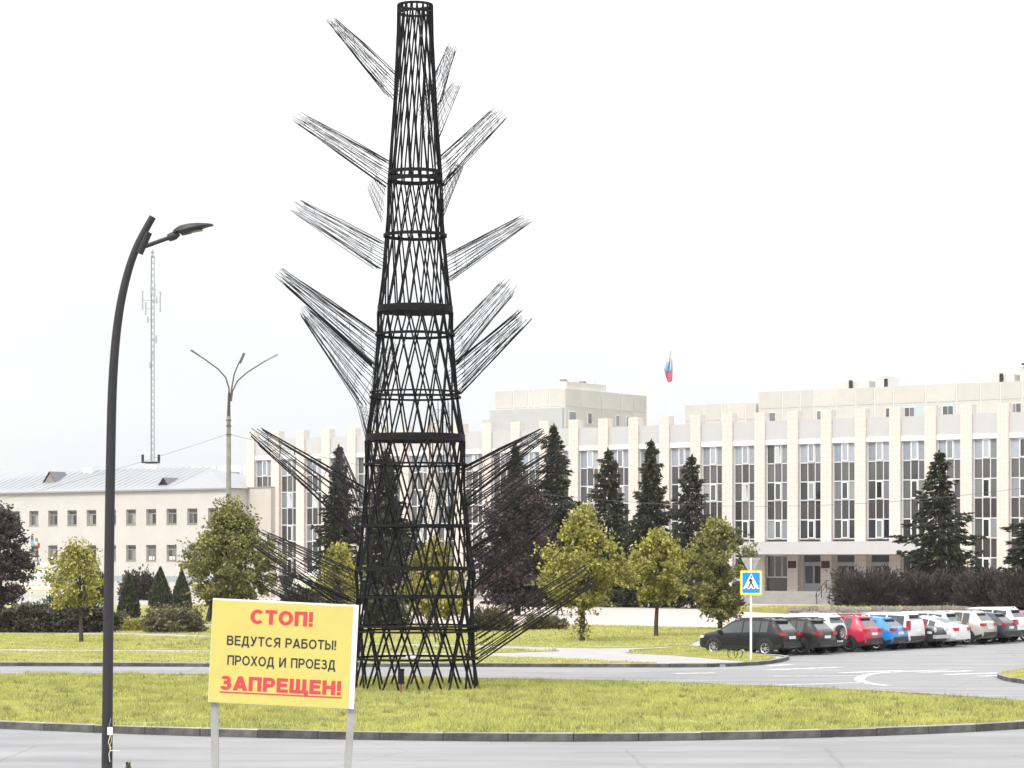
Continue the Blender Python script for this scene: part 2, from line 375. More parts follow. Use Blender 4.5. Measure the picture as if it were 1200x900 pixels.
# painted markings on the road, 4 mm above it
def strip(pts, w, k=6):
    ln = spline(pts, False, k) if len(pts) > 2 else [Vector((p[0], p[1], 0)) for p in pts]
    m = MB(); L = []; Rr = []
    for i, p in enumerate(ln):
        t = (ln[min(i + 1, len(ln) - 1)] - ln[max(i - 1, 0)]).normalized(); nn = Vector((-t.y, t.x, 0)) * w / 2
        L.append(p + nn); Rr.append(p - nn)
    m.add([(v.x, v.y, .005) for v in L + Rr], [(i, i + len(ln), i + len(ln) + 1, i + 1) for i in range(len(ln) - 1)])
    return m.build('road_marking', M_paint, road)
strip([G(*p) for p in [(1040, 803.5), (1020, 801), (1007, 796.5), (1016, 791), (1042, 788), (1112, 785)]], .35)
strip([G(*p) for p in [(900, 803.4), (960, 801.5), (1012, 799.8)]], .25)
strip([G(*p) for p in [(900, 792.5), (1012, 791.8)]], .25)
for a, b, w in [((1076, 788.0), (1140, 786.2), .55), ((1108, 790.6), (1174, 788.6), .55), ((1146, 792.6), (1176, 791.6), .5), ((900, 780.6), (926, 778.6), .5),
                ((900, 785.2), (985, 781.8), .5), ((985, 788.6), (1060, 785.8), .5), ((790, 789.5), (838, 788.6), .5)]:
    strip([G(*a), G(*b)], w)
for i in range(9):                                                     # bay lines of the car park
    p = Vector((12.6, 109.2, 0)) + V * (2.35 * i + 1.1) + U * .4
    strip([p, p - U * 5.2], .1)

# ---------------------------------------------------------------- the long public building
M_tile = mat('cream_tile_cladding', (.68, .625, .57), .6, var=.06, scale=1.5)
def tile_lines(m, sx, sz):
    t = m.node_tree; b = t.nodes['Principled BSDF']; src = b.inputs['Base Color'].links[0].from_socket
    tcn = t.nodes.new('ShaderNodeTexCoord'); mpn = t.nodes.new('ShaderNodeMapping'); mpn.inputs['Rotation'].default_value = (R(90), 0, 0)
    t.links.new(tcn.outputs['Object'], mpn.inputs[0])
    br = t.nodes.new('ShaderNodeTexBrick'); br.offset = 0; br.inputs['Scale'].default_value = 1; br.inputs['Mortar Size'].default_value = .02
    br.inputs['Brick Width'].default_value = sx; br.inputs['Row Height'].default_value = sz; br.inputs['Color1'].default_value = (1, 1, 1, 1); br.inputs['Color2'].default_value = (.965, .96, .955, 1)
    br.inputs['Mortar'].default_value = (.86, .85, .84, 1); t.links.new(mpn.outputs[0], br.inputs['Vector'])
    mm = t.nodes.new('ShaderNodeMix'); mm.data_type = 'RGBA'; mm.blend_type = 'MULTIPLY'; mm.inputs[0].default_value = 1
    t.links.new(src, mm.inputs[6]); t.links.new(br.outputs[0], mm.inputs[7]); t.links.new(mm.outputs[2], b.inputs['Base Color'])
tile_lines(M_tile, .35, .45)
M_panelw = mat('white_parapet_panel', (.50, .50, .50), .7, var=.05, scale=.8)
M_frame = mat('white_window_frame', (.62, .63, .65), .5)
M_bwall = mat('cream_render', (.555, .53, .485), .85, col2=(.51, .485, .44), scale=.35, bump=.05, detail=8)
M_plinth = mat('plinth_granite', (.36, .345, .33), .8, var=.2, scale=1.5)
def glass(name, col, rough=.06, ior=1.75):
    return mat(name, col, rough, ior=ior, spec=.5, objrand=.35, var=.25, scale=1.1, lo=.3, hi=.7)
M_gtop = glass('blind_painted_sky_glass', (.33, .37, .42)); M_gmid = glass('grey_glass', (.10, .105, .105)); M_gdark = glass('dark_glass', (.035, .038, .04))  # top row: blinds plus sky reflection painted into the pale colour
M_gcurt = glass('curtain_glass', (.24, .255, .265)); M_gopen = mat('tilted_painted_sky_glass', (.56, .59, .62), .12)  # tilted panes: bright sky reflection painted as an opaque pale colour
M_sp1 = glass('grey_reflection_spandrel', (.11, .108, .105), .12); M_sp2 = glass('brown_spandrel_glass', (.060, .050, .046), .15)  # grey spandrels have the reflected light put into their base colour

L0 = Vector((-28.6, 275.5, 0)); BAY = 3.5; NB = 28; PW = 1.12
pub = empty('public_building', L0, UA, 'long cream public building with tall pilasters and glazed bays beyond the plaza', 'building')
LEN = NB * BAY
# shell behind the glazing
box('wall', M_bwall, pub, 0.1, LEN + .9, .95, 19, -.1, 16.4)
box('plinth', M_plinth, pub, 0.02, LEN + 1, .25, .93, -.1, 1.25)
box('roof', mat('roof_felt', (.25, .25, .25), .9, var=.2), pub, .3, LEN + .7, 1.1, 18.8, 16.402, 16.6)
zr = [14.8, 13.05, 11.3, 9.6, 7.8, 6.05, 4.3, 2.5]
ENT = range(18, 23)
for n in range(NB + 1):
    zp = 1.25 if n in range(18, 24) else -.1
    if n == 0 or n == 18: pil = {**(pil if n else {}), zp: MB().box(0, PW, 0, .92, zp, 17.85)}
    if n == 0: pme = {}
    if zp not in pme:
        pme[zp] = bpy.data.meshes.new('pilaster'); pme[zp].from_pydata(pil[zp].v, [], pil[zp].f); pme[zp].materials.append(M_tile)
    link('pilaster', pme[zp], pub, (n * BAY, 0, 0))
for n in range(NB):
    x0 = n * BAY + PW; x1 = (n + 1) * BAY
    ubox('parapet_panel', M_panelw, pub, x0 + .002, x1 - .002, .22, .94, 15.25, 17.02 + random.uniform(-.02, .02))
    ubox('lintel', M_white, pub, x0 + .002, x1 - .002, .16, .94, 14.8, 15.248)
    ubox('sill_panel', M_panelw, pub, x0 + .002, x1 - .002, .28, .94, 1.252, 2.498) if n not in ENT else None
    rows = zr if n not in ENT else zr[:6]
    # the frame of the bay: mullions and transoms
    f = MB(); xs = [x0, x0 + (x1 - x0) * .355, x0 + (x1 - x0) * .675, x1]
    for i, x in enumerate(xs):
        a = x - .045 if 0 < i < 3 else (x if i == 0 else x - .07)
        f.box(a, a + .085, .40, .50, rows[-1], rows[0])
    for z in rows:
        f.box(x0, x1, .385, .49, z - .05, z + .05)
    fr = f.build('window_frame', M_frame, pub, fix=False)
    for r in range(len(rows) - 1):
        zt, zb = rows[r] - .05, rows[r + 1] + .05
        for c in range(3):
            a, b = xs[c] + .04, xs[c + 1] - .04
            if r % 2:
                q = random.random()
                m = M_sp1 if (r == 1 and q < .8) or (r == 3 and q < .25) else (M_sp2 if q < .9 else M_gmid)
                ubox('spandrel_panel', m, fr, a, b, .455, .475, zb, zt)
            else:
                q = random.random()
                if r == 0: m = M_gtop if q < .9 else M_gmid
                elif r == 2: m = M_gmid if q < .5 else (M_gcurt if q < .75 else M_gdark)
                else: m = M_gdark if q < .55 else (M_gmid if q < .8 else M_gcurt)
                if c == 1:                       # the opening light
                    s = MB(); s.box(a, a + .09, .30, .39, zb, zt); s.box(b - .09, b, .30, .39, zb, zt); s.box(a, b, .301, .389, zb, zb + .09); s.box(a, b, .301, .389, zt - .09, zt)
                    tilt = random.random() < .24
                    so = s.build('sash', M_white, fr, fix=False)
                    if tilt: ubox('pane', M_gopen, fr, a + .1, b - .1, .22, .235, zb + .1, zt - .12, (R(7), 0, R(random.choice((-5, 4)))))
                    else: ubox('pane', m, fr, a + .08, b - .08, .34, .36, zb + .08, zt - .08)
                else: ubox('pane', m, fr, a, b, .455, .475, zb, zt)
# entrance: canopy, doors, plaques, steps, rail
cx0, cx1 = 17.95 * BAY, 23.4 * BAY
box('canopy', M_panelw, pub, cx0, cx1, -3.2, -.003, 4.62, 5.78)
box('canopy_soffit', mat('soffit', (.35, .34, .33), .8), pub, cx0 + .1, cx1 - .1, -3.1, -.01, 4.55, 4.617)
box('landing', M_plinth, pub, 17.6 * BAY, 23.8 * BAY, -3.6, .245, -.05, 1.25)
for i in range(6):
    box('step', M_plinth, pub, 17.5 * BAY - i * .02, 23.9 * BAY + i * .02, -3.6 - .34 * (i + 1), -3.602 - .34 * i, -.05, 1.25 - .18 * (i + 1))
M_door = mat('grey_door', (.40, .40, .42), .5)
for n in ENT:
    x0 = n * BAY + PW; x1 = (n + 1) * BAY
    if n in (19, 20, 21):
        d = box('door', M_door, pub, x0 + .35, x1 - .02, .60, .68, 1.252, 3.9)
        for k in range(2):
            a = x0 + .48 + k * .99; ubox('pane', M_gmid, d, a, a + .78, .57, .595, 1.95, 3.55)
            ubox('handle', M_galv, d, x0 + 1.30 + k * .14, x0 + 1.34 + k * .14, .50, .56, 2.1, 2.6)
        box('fanlight', M_gmid, pub, x0 + .35, x1 - .02, .62, .66, 3.93, 4.55)
        box('reveal', M_bwall, pub, x0 + .01, x0 + .33, .5, .94, 1.252, 4.54)
    else:
        f = MB()
        for x in (x0, x0 + .78, x0 + 1.55, x1 - .08): f.box(x, x + .08, .45, .55, 2.55, 4.54)
        f.box(x0, x1, .43, .54, 2.45, 2.56); f.box(x0, x1, .43, .54, 4.44, 4.54)
        w = f.build('window_frame', M_frame, pub, fix=False)
        for k in range(3): ubox('pane', M_gmid, w, x0 + .08 + k * .77, x0 + .78 + k * .77, .49, .51, 2.56, 4.44)
        box('dark_panel', M_sp2, pub, x0 + .02, x1 - .02, .40, .5, 1.26, 2.44)
M_plaq = mat('red_plaque', (.05, .018, .02), .4)
for n in (19, 20): box('plaque', M_plaq, pub, n * BAY + .1, n * BAY + .95, -.04, -.003, 3.35, 4.0)
for k in range(2):
    m = MB(); y0 = -3.7 - k * .0; x = 20.75 * BAY + k * 1.3
    for (yy, z0, z1) in ((-3.7, 1.2, 2.25), (-4.6, .7, 1.75), (-5.5, .05, 1.2)): m.tube([(x, yy, z0), (x, yy, z1)], .035, 6)
    m.tube([(x, -3.2, 2.27), (x, -3.7, 2.27), (x, -5.5, 1.22), (x, -5.7, .8)], .035, 6); m.tube([(x, -3.7, 1.8), (x, -5.5, .75)], .025, 6)
    m.build('handrail', M_lamp, pub, fix=False)
# flag on its roof
fp = A(786, 492, 268); fl = empty('roof_flag', fp, 0, 'limp white, blue and red flag on a thin roof pole', 'flag')
MB().tube([(0, 0, 0), (0, 0, 8.0)], [.07, .04], 6).build('flagpole', M_white, fl)
def cloth(name, m, u0, u1, top, bot, seed, parent, amp=.16):
    b = MB(); nx, nz = 9, 6; vs = []
    for j in range(nz + 1):
        for i in range(nx + 1):
            s = i / nx; t = j / nz; p = top(s) * (1 - t) + bot(s) * t
            vs.append((p.x, p.y + amp * math.sin(s * 9 + seed + t), p.z))
    b.add(vs, [(j * (nx + 1) + i, j * (nx + 1) + i + 1, (j + 1) * (nx + 1) + i + 1, (j + 1) * (nx + 1) + i) for j in range(nz) for i in range(nx)])
    o = b.build(name, m, parent, smooth=True); sm = o.modifiers.new('thick', 'SOLIDIFY'); sm.thickness = .012; return o
fq = lambda x, y: Vector(((x - 786) * 268 / F, 0, (492 - y) * 268 / F))
def poly3(pts): return lambda s_: (fq(*pts[0]).lerp(fq(*pts[1]), s_ * 2) if s_ < .5 else fq(*pts[1]).lerp(fq(*pts[2]), s_ * 2 - 1))
FC = [poly3(p) for p in ([(785.6, 408), (786, 408.6), (786.4, 409)], [(781.2, 424), (784, 427.5), (787.6, 421)], [(778.3, 433), (783, 437.5), (788.2, 433.5)], [(780, 441), (783.3, 448.5), (787.8, 446)])]
for k, (nm, col) in enumerate((('white_stripe', (.62, .62, .66)), ('blue_stripe', (.20, .36, .62)), ('red_stripe', (.58, .12, .20)))):
    cloth('cloth_' + nm, mat('flag_' + nm, col, .8), 0, 1, FC[k], FC[k + 1], 1.0 + k, fl, .12)

# ---------------------------------------------------------------- low cream building on the left
K0 = Vector((-30.3, 272, 0))                       # its right-hand corner
low = empty('office_building', K0, UA, 'low cream office building with small square windows and grey metal roof', 'building')
WL = 62.0; EZ = 11.75
px = [-1.95 - 3.02 * i for i in range(20)]          # window centres along the front, local x
zrow = [(7.95, 9.62), (4.0, 5.72)]
w = MB(); bands = [(-.1, 4.0), (5.72, 7.95), (9.62, EZ)]
for a, b in bands: w.box(-WL, 0, 0, .6, a, b)
for a, b in zrow:
    e = [0] + [v for p in px for v in (p + .74, p - .74)] + [-WL]
    for k in range(0, len(e), 2): w.box(e[k + 1], e[k], 0, .6, a, b)
w.box(-WL, 0, .6, 14, -.1, EZ - .02)
w.build('wall', M_bwall, low, fix=False)
M_wood = mat('weathered_window_frame', (.30, .27, .235), .8, var=.3, scale=6)
for a, b in zrow:
    for p in px:
        f = MB(); x0, x1 = p - .735, p + .735
        f.box(x0, x0 + .16, .2, .34, a, b); f.box(x1 - .16, x1, .2, .34, a, b); f.box(x0, x1, .199, .341, b - .14, b); f.box(x0, x1, .199, .341, a, a + .12)
        f.box(x0, x1, .205, .335, b - .55, b - .43); f.box(x0 + .66, x0 + .76, .21, .33, a, b - .45)
        fo = f.build('window', M_wood, low, fix=False)
        q = random.random()
        ubox('pane', M_gdark if q < .5 else M_gmid, fo, x0 + .15, x1 - .15, .26, .28, b - .45, b - .13)
        ubox('pane', M_gcurt if random.random() < .45 else M_gmid, fo, x0 + .15, x0 + .67, .26, .28, a + .11, b - .53)
        ubox('pane', M_gcurt if random.random() < .35 else M_gdark, fo, x0 + .75, x1 - .15, .26, .28, a + .11, b - .53)
        ubox('sill', M_wood, fo, x0 - .02, x1 + .02, -.06, .19, a - .05, a - .005)
        if a < 5 and random.random() < .4: ubox('curtain', M_white, fo, x0 + .2, x1 - .5, .24, .255, a + .12, a + .12 + random.uniform(.2, .5))
M_metal = mat('grey_metal_roof', (.335, .345, .36), .6, var=.1, scale=.3, stretch=(6, .2, 1), metal=.2)
rf = MB().add([(-WL - .3, -.35, EZ), (.4, -.35, EZ), (.4, 14.4, EZ), (-WL - .3, 14.4, EZ), (-WL + 7, 7, EZ + 2.9), (-9, 7, EZ + 2.5)],
              [(0, 1, 5, 4), (1, 2, 5), (2, 3, 4, 5), (3, 0, 4), (0, 3, 2, 1)]).build('roof', M_metal, low)
box('eave', M_galv, low, -WL - .31, .41, -.37, -.352, EZ - .14, EZ + .02)
seam = MB()
for i in range(52):
    x = -8.6 - i; seam.obox((x, 3.35, EZ + 1.33), (.02, 0, 0), (0, 3.65, 1.33), (0, 0, .02))
sm = seam.build('roof_seams', M_metal, rf, fix=False); tag(sm, kind='stuff')
def dormer(x, y, h, wd):
    z = EZ + (y + .35) / 7.35 * 2.6
    m = MB().add([(x - wd, y, z - .1), (x + wd, y, z - .1), (x, y, z + h), (x - wd, y + 2.5, z - .1), (x + wd, y + 2.5, z - .1), (x, y + 2.5, z + h)], [(0, 2, 5, 3), (1, 4, 5, 2)])
    d = m.build('dormer', mat('dark_metal', (.12, .12, .13), .5), rf)
    MB().add([(x - wd * .75, y + .12, z), (x + wd * .75, y + .12, z), (x, y + .12, z + h * .8), (x - wd * .75, y + .2, z), (x + wd * .75, y + .2, z), (x, y + .2, z + h * .8)],
             [(0, 1, 2), (3, 5, 4), (0, 3, 4, 1), (1, 4, 5, 2), (2, 5, 3, 0)]).build('louvre', M_dark if x > -20 else M_wood, d)
dormer(-10.2, 1.0, .85, .85); dormer(-29.8, 3.0, 1.25, 1.15)
box('basement_band', mat('blue_grey_panel', (.33, .36, .39), .6), low, -WL, -.01, -.03, -.002, 1.75, 2.35)
box('link_wall', mat('link_render', (.53, .50, .45), .85, var=.08, scale=.5), low, .02, 3.4, 3.2, 9, -.1, EZ + .05)
box('link_cap', M_galv, low, 0.01, 3.42, 3.1, 9.1, EZ + .06, EZ + .16)
ve = box('vent_block', M_white, low, -27.4, -26.0, 6, 7.5, EZ + 2.0, EZ + 2.95)

# white flat block behind the low building
wb = empty('white_block', A(225, 655, 320).xy.to_3d(), UA, 'white flat roofed block behind the grey metal roof', 'building')
box('wall', mat('white_panel_wall', (.66, .66, .65), .8, var=.05), wb, -.5, 9.2, 0, 8, -.1, 15.8)
for k in range(4): ubox('joint', M_galv, wb, 2 + k * 2.1, 2.06 + k * 2.1, -.02, -.002, 9, 15.8)
box('stair_head', mat('grey_panel_wall', (.48, .47, .46), .8), wb, -5.6, -3.6, 0, 3, -.1, 15.6)
box('roof_slab', M_galv, wb, -3.4, -.6, 1, 5, -.1, 14.6)
box('rooftop_unit', mat('unit_blue', (.45, .50, .56), .6), wb, 6.6, 8.2, -2.2, -.3, -.1, 14.9)

# ---------------------------------------------------------------- panel-built flats behind
M_pan = mat('pebble_panel', (.60, .58, .54), .9, col2=(.53, .505, .465), scale=.5, objrand=.06, bump=.2, bscale=18, detail=9)
M_joint = mat('pale_panel_joint', (.72, .71, .69), .9)
M_ptint = mat('mint_panel', (.52, .60, .585), .9, objrand=.04)
def flats(name, origin, xs, ztop, depth, label, win=(), rows=3, rz=UA, side=None, tint=()):
    e = empty(name, origin, rz, label, 'apartment block')
    box('wall', M_joint, e, xs[0], xs[-1], 0, depth, -.1, ztop - .05)
    for r in range(rows):
        z1 = ztop - (0 if r == 0 else 2.35 + 2.8 * (r - 1)); z0 = ztop - 2.35 - 2.8 * r + (.09 if r < rows - 1 else 0)
        for i in range(len(xs) - 1):
            ubox('panel', M_ptint if (r, i) in tint else M_pan, e, xs[i] + .09, xs[i + 1] - .09, -.06, -.002, z0, z1)
    for (x, r, wd) in win:
        zc2 = ztop - 2.35 - 2.8 * r - 1.2
        f = ubox('window_frame', M_white, e, x - wd / 2, x + wd / 2, -.12, -.063, zc2 - .75, zc2 + .75)
        k = 2 if wd > 1.2 else 1
        for j in range(k):
            a = x - wd / 2 + .08 + j * (wd - .08) / k
            ubox('pane', M_gmid if random.random() < .6 else M_gcurt, e, a, a + (wd - .08) / k - .08, -.14, -.122, zc2 - .66, zc2 + .66)
    if side:
        for r in range(rows):
            z1 = ztop - (0 if r == 0 else 2.35 + 2.8 * (r - 1)); z0 = ztop - 2.35 - 2.8 * r + .09
            for a, b in zip(side, side[1:]): ubox('panel', M_pan, e, xs[-1] + .002, xs[-1] + .06, a + .09, b - .09, z0, z1)
        for (y, r, wd) in ((1.6, 0, 1.7), (5.6, 0, 1.0), (12.2, 0, .9), (14.8, 0, 1.0), (8.9, 1, .5)):
            zc2 = ztop - 2.35 - 2.8 * r - 1.3
            ubox('window_frame', M_white, e, xs[-1] + .062, xs[-1] + .12, y - wd / 2, y + wd / 2, zc2 - .75, zc2 + .75)
            ubox('pane', M_gcurt, e, xs[-1] + .122, xs[-1] + .14, y - wd / 2 + .1, y + wd / 2 - .1, zc2 - .66, zc2 + .66)
    return e
cA = A(662, 655, 330)
f1 = flats('panel_flats', (cA.x, cA.y, 0), [-11.2, -8.2, -5.8, -4.9, -2.4, 0], 26.2, 19.5, 'shorter beige panel block of flats seen at its corner above the roofline', side=[0, 3.6, 8.4, 13, 16.2, 19.5])
box('white_wall', M_panelw, f1, -11.6, -.1, -.45, -.07, -.1, 23.7)
box('annex', M_pan, f1, -13.6, -11.7, .5, 6, -.1, 22.6)
box('roof_house', M_pan, f1, -2.6, -.6, 1.2, 10.5, 26.15, 27.2)
for k in range(4): ubox('vent_stack', M_joint if k % 2 else M_wood, f1, -1.9, -1.2, 1.6 + k * 2.2, 2.3 + k * 2.2, 27.21, 27.5 + .25 * (k % 2))
for k in range(2):
    b = box('skylight', M_dark, f1, -8.6 + k * 5.2, -7.3 + k * 5.2, -.5, -.455, 18.9 + .05, 19.6)
cB = A(889, 655, 352)
xs2 = [0, 3.7, 6.5, 8.6, 12, 15, 17.8, 20.6, 25.3, 29.8, 33.2, 36, 39, 43, 46.2, 50.5, 54, 58]
f2 = flats('panel_flats', (cB.x, cB.y, 0), xs2, 27.1, 14, 'long beige panel block of flats above the right roofline', tint=[(1, 7), (1, 8)],
           win=[(2.2, 0, 1.1), (9.8, 0, 1.4), (16.2, 0, 1.4), (20.0, 0, 1.0), (23.0, 0, 1.6), (28.6, 0, 1.6), (38.2, 0, 1.5), (49, 0, 1.6), (52.5, 0, 1.6)])
for k, (a, b, h) in enumerate(((9.7, 15.9, 1.1), (16.9, 18.4, 1.6), (31, 37, 1.1), (37.8, 43, 2.0))):
    box('roof_house', M_pan, f2, a, b, 2, 6, 27.06, 27.06 + h)
for x in (13.2, 18.5, 35.2): ubox('vent_pipe', M_dark, f2, x, x + .35, 1.4, 1.8, 27.06, 28.3)
ubox('roof_cap', M_dark, f2, 38.2, 43.4, 1.6, 6.3, 29.3, 29.5)
f3 = flats('panel_flats', (cB.x - .3, cB.y + .3, 0), [-11.6, -8.4, -5.6, -4.5, -1.7, -.05], 25.7, 12, 'lower wing of beige flats left of the long panel block')
ubox('vent_stack', M_joint, f3, -2.6, -.9, 2, 3, 25.66, 27.2)

# ---------------------------------------------------------------- lattice tower
TD = 80.0; TX = (486.5 - 600) / F * TD
tw = empty('lattice_tower', (TX, TD, .15), 0, 'tall tapering black steel lattice tower like a tree, with wire branches', 'tower')
ZK = [-.15, 3.75, 7.83, 11.85, 16.0, 21.38]; RK = [1.97, 1.83, 1.51, 1.13, .80, .50]
def rad(z): return float(np.interp(z, ZK, RK))
NS = 18; twist = [2, 2, 2, 2, 2]; thick = [.036, .032, .028, .026, .027]
for s in range(5):
    z0, z1 = ZK[s], ZK[s + 1]; r0, r1 = RK[s], RK[s + 1]
    for sg in (1, -1):
        b = MB()
        a0 = 0; a1 = sg * twist[s] * 2 * math.pi / NS
        rr = .04 if sg > 0 else -.0
        b.tube([((r0 + rr) * math.cos(a0), (r0 + rr) * math.sin(a0), z0 - .12), ((r1 + rr) * math.cos(a1), (r1 + rr) * math.sin(a1), z1 - .1 if s < 4 else z1)], thick[s], 5)
        o = b.build('strut', M_steel, tw, fix=False)
        for k in range(1, NS):
            link('strut', o.data, tw, None, (0, 0, (k + .25 * (s % 2)) * 2 * math.pi / NS + random.uniform(-.035, .035)))
def ring(z, h, t):
    r = rad(z); MB().lathe([(r - t, z - h / 2), (r + .05, z - h / 2), (r + .05, z + h / 2), (r - t, z + h / 2)], 40, closed=True).build('ring', M_steel, tw)
for z, h, t in ((.95, .07, .05), (1.80, .06, .05), (1.96, .06, .05), (2.87, .07, .05), (3.75, .12, .06), (5.08, .09, .05), (7.0, .06, .05), (7.83, .21, .08), (9.1, .06, .05), (9.25, .05, .05),
                (11.05, .08, .06), (11.85, .2, .1), (14.15, .09, .06), (15.9, .11, .08), (16.12, .09, .08), (21.12, .06, .05), (21.35, .06, .05)):
    ring(z, h, t)
# wire branches: outline of root and tip in the photo, depth of the tip before (-) or behind (+) the tower
BR = [((462, 84), (458, 117), (393, 21), (387, 31), -.6, .017, 15), ((510, 88), (513, 128), (524, 53), (535, 60), 1.9, .016, 12), ((512, 120), (515, 165), (528, 98), (542, 98), 2.3, .013, 12),
      ((456, 188), (452, 222), (360, 135), (343, 143), -.7, .017, 16), ((514, 183), (517, 222), (577, 127), (592, 141), -.9, .018, 14), ((516, 218), (519, 256), (533, 190), (543, 197), 2.1, .016, 12),
      ((452, 218), (447, 262), (440, 205), (430, 222), 2.2, .013, 10), ((448, 283), (443, 318), (353, 234), (345, 252), .8, .016, 16), ((522, 298), (526, 331), (607, 254), (619, 264), .9, .016, 15),
      ((440, 385), (434, 428), (338, 318), (328, 330), -.9, .019, 20), ((437, 425), (424, 480), (364, 362), (353, 372), 1.2, .019, 20), ((528, 390), (534, 428), (588, 328), (606, 342), 1.1, .016, 16),
      ((531, 425), (537, 464), (604, 366), (618, 380), -.6, .019, 18), ((427, 568), (418, 632), (310, 503), (296, 516), -.8, .021, 18), ((424, 575), (414, 640), (402, 525), (388, 545), 2.4, .018, 18),
      ((540, 546), (546, 588), (628, 504), (642, 513), -.7, .023, 18), ((543, 590), (549, 642), (650, 522), (668, 546), .7, .021, 18), ((549, 640), (554, 694), (628, 592), (652, 612), -1.3, .019, 20),
      ((553, 738), (557, 780), (676, 664), (704, 682), -1.0, .022, 18), ((414, 668), (410, 722), (312, 622), (296, 642), .8, .02, 18), ((412, 700), (409, 745), (318, 660), (306, 690), -1.2, .02, 16),
      ((452, 452), (430, 520), (470, 400), (440, 408), -3.0, .014, 16), ((436, 540), (470, 610), (418, 476), (448, 470), 3.0, .015, 16), ((500, 560), (535, 640), (502, 480), (528, 470), 3.0, .013, 14),
      ((470, 720), (520, 760), (450, 640), (500, 640), 3.0, .016, 16), ((480, 640), (530, 690), (500, 570), (540, 560), -2.8, .014, 14), ((490, 130), (505, 175), (500, 90), (510, 95), 2.2, .012, 9)]
for i, (r1, r2, t1, t2, dep, th, n) in enumerate(BR):
    th *= .66 if r1[1] < 480 else .8; n = int(n * (1.35 if r1[1] < 480 else 1.0))
    a, b = A(*r1, TD), A(*r2, TD); c, d = A(*t1, TD), A(*t2, TD)
    rc, ra = (a + b) / 2, (a - b) / 2; tc2, ta = (c + d) / 2, (c - d) / 2
    tc2 = tc2 + Vector(((tc2.x) / TD * dep, dep, (tc2.z - H) / TD * dep))
    side = 1 if rc.x > TX else -1
    rb = Vector((-.25 * side if abs(dep) < 2 else 0, ra.length * .85, 0)); tb = Vector((0, ta.length * .9, 0))
    off = Vector((TX, TD, .15)); m = MB()
    for k in range(n):
        an = 2 * math.pi * k / n + random.uniform(-.1, .1); q = random.uniform(.8, 1.0)
        p0 = rc + (ra * math.cos(an) + rb * math.sin(an)) * q; p1 = tc2 + (ta * math.cos(an) + tb * math.sin(an)) * q
        p1 = p0 + (p1 - p0) * random.uniform(.93, 1.08)
        mid = (p0 + p1) / 2 + Vector((0, 0, random.uniform(-.03, .05)))
        rim_ = 1.35 if abs(math.cos(an)) > .93 else 1.0
        m.tube([p0 - off, mid - off, p1 - off], [th * rim_, th * rim_ * .9, th * .7], 4, cap=False)
    for t in (.06, .2, .36, .52, .68, .82, .93):
        pr = []
        for k in range(13):
            an = 2 * math.pi * k / 12
            p0 = rc + (ra * math.cos(an) + rb * math.sin(an)) * .9; p1 = tc2 + (ta * math.cos(an) + tb * math.sin(an)) * .9
            pr.append(p0.lerp(p1, t + .03 * math.sin(an * 2 + i)) - off)
        m.tube(pr, th * .5, 4, cap=False)
    m.build('branch', M_rod, tw, fix=False)
# small fittings: floodlights and the junction box at the foot
for (x, y) in ((482, 770), (421, 775)):
    p = A(x, y, TD - 1.7 if x > 450 else TD) - Vector((TX, TD, .15))
    m = MB().obox(p, (.16, 0, 0), (0, .09, 0), (0, 0, .04)); m.tube([p, p - Vector((0, 0, .2))], .02, 5); m.build('floodlight', M_white, tw)
jb = empty('junction_box', (*G(470, 813, .15)[:2], .15), 0, 'small black switch box on a reddish post inside the tower foot', 'box')
MB().box(-.09, .09, -.07, .07, .3, .72).build('case', M_steel, jb); MB().box(-.1, .1, -.08, .08, .721, .75).build('lid', M_steel, jb)
MB().box(-.035, .035, -.03, .03, -.05, .3).build('post', mat('red_primer', (.28, .11, .09), .8, var=.3, scale=8), jb)

# ---------------------------------------------------------------- street lamp in the foreground
ld = 40.0; lp = [A(x, y, ld) for x, y in ((125, 970), (125.5, 880), (126.5, 780), (128, 650), (130, 520), (132.5, 440), (138, 378), (147, 330), (160, 290), (179, 254))]
lo = lp[0].copy(); lo.z = .1
sl = empty('street_lamp', lo, 0, 'dark curved street lamp post standing left of the yellow warning sign', 'street lamp')
ppts = spline([(p.x, p.z) for p in lp], False, 6); ppts = [Vector((p.x, ld, p.y)) - lo for p in ppts]
MB().tube(ppts, list(np.linspace(.090, .056, len(ppts))), 16).build('post', M_lamp, sl, smooth=True)
q0 = A(168, 289.5, ld) - lo; q1 = A(201, 277.5, ld) - lo
MB().tube([q0, q1], .034, 10).build('arm', M_lamp, sl, smooth=True)
MB().tube([A(163, 297, ld) - lo, A(174, 272, ld) - lo], .063, 12).build('clamp', M_lamp, sl, smooth=True)
MB().tube([A(197, 279, ld) - lo, A(201.5, 277.3, ld) - lo, A(205, 276, ld) - lo, A(209.5, 273, ld) - lo], [.058, .068, .066, .045], 12).build('knuckle', M_lamp, sl, smooth=True)
h0 = A(203, 272.5, ld) - lo; h1 = A(250, 264, ld) - lo; ax = (h1 - h0); hd = MB(); secs = []
for t, wv, up, dn in ((0, .06, .03, .02), (.12, .10, .055, .02), (.22, .125, .06, .085), (.42, .14, .055, .085), (.62, .14, .04, .055), (.85, .12, .025, .02), (.96, .09, .018, .012), (1, .04, .01, .005)):
    c = h0 + ax * t + Vector((0, 0, .03 * math.sin(t * 3.1)))
    secs.append([c + Vector((0, -wv, -dn * .2)), c + Vector((0, -wv * .8, up)), c + Vector((0, wv * .8, up)), c + Vector((0, wv, -dn * .2)), c + Vector((0, wv * .7, -dn)), c + Vector((0, -wv * .7, -dn))])
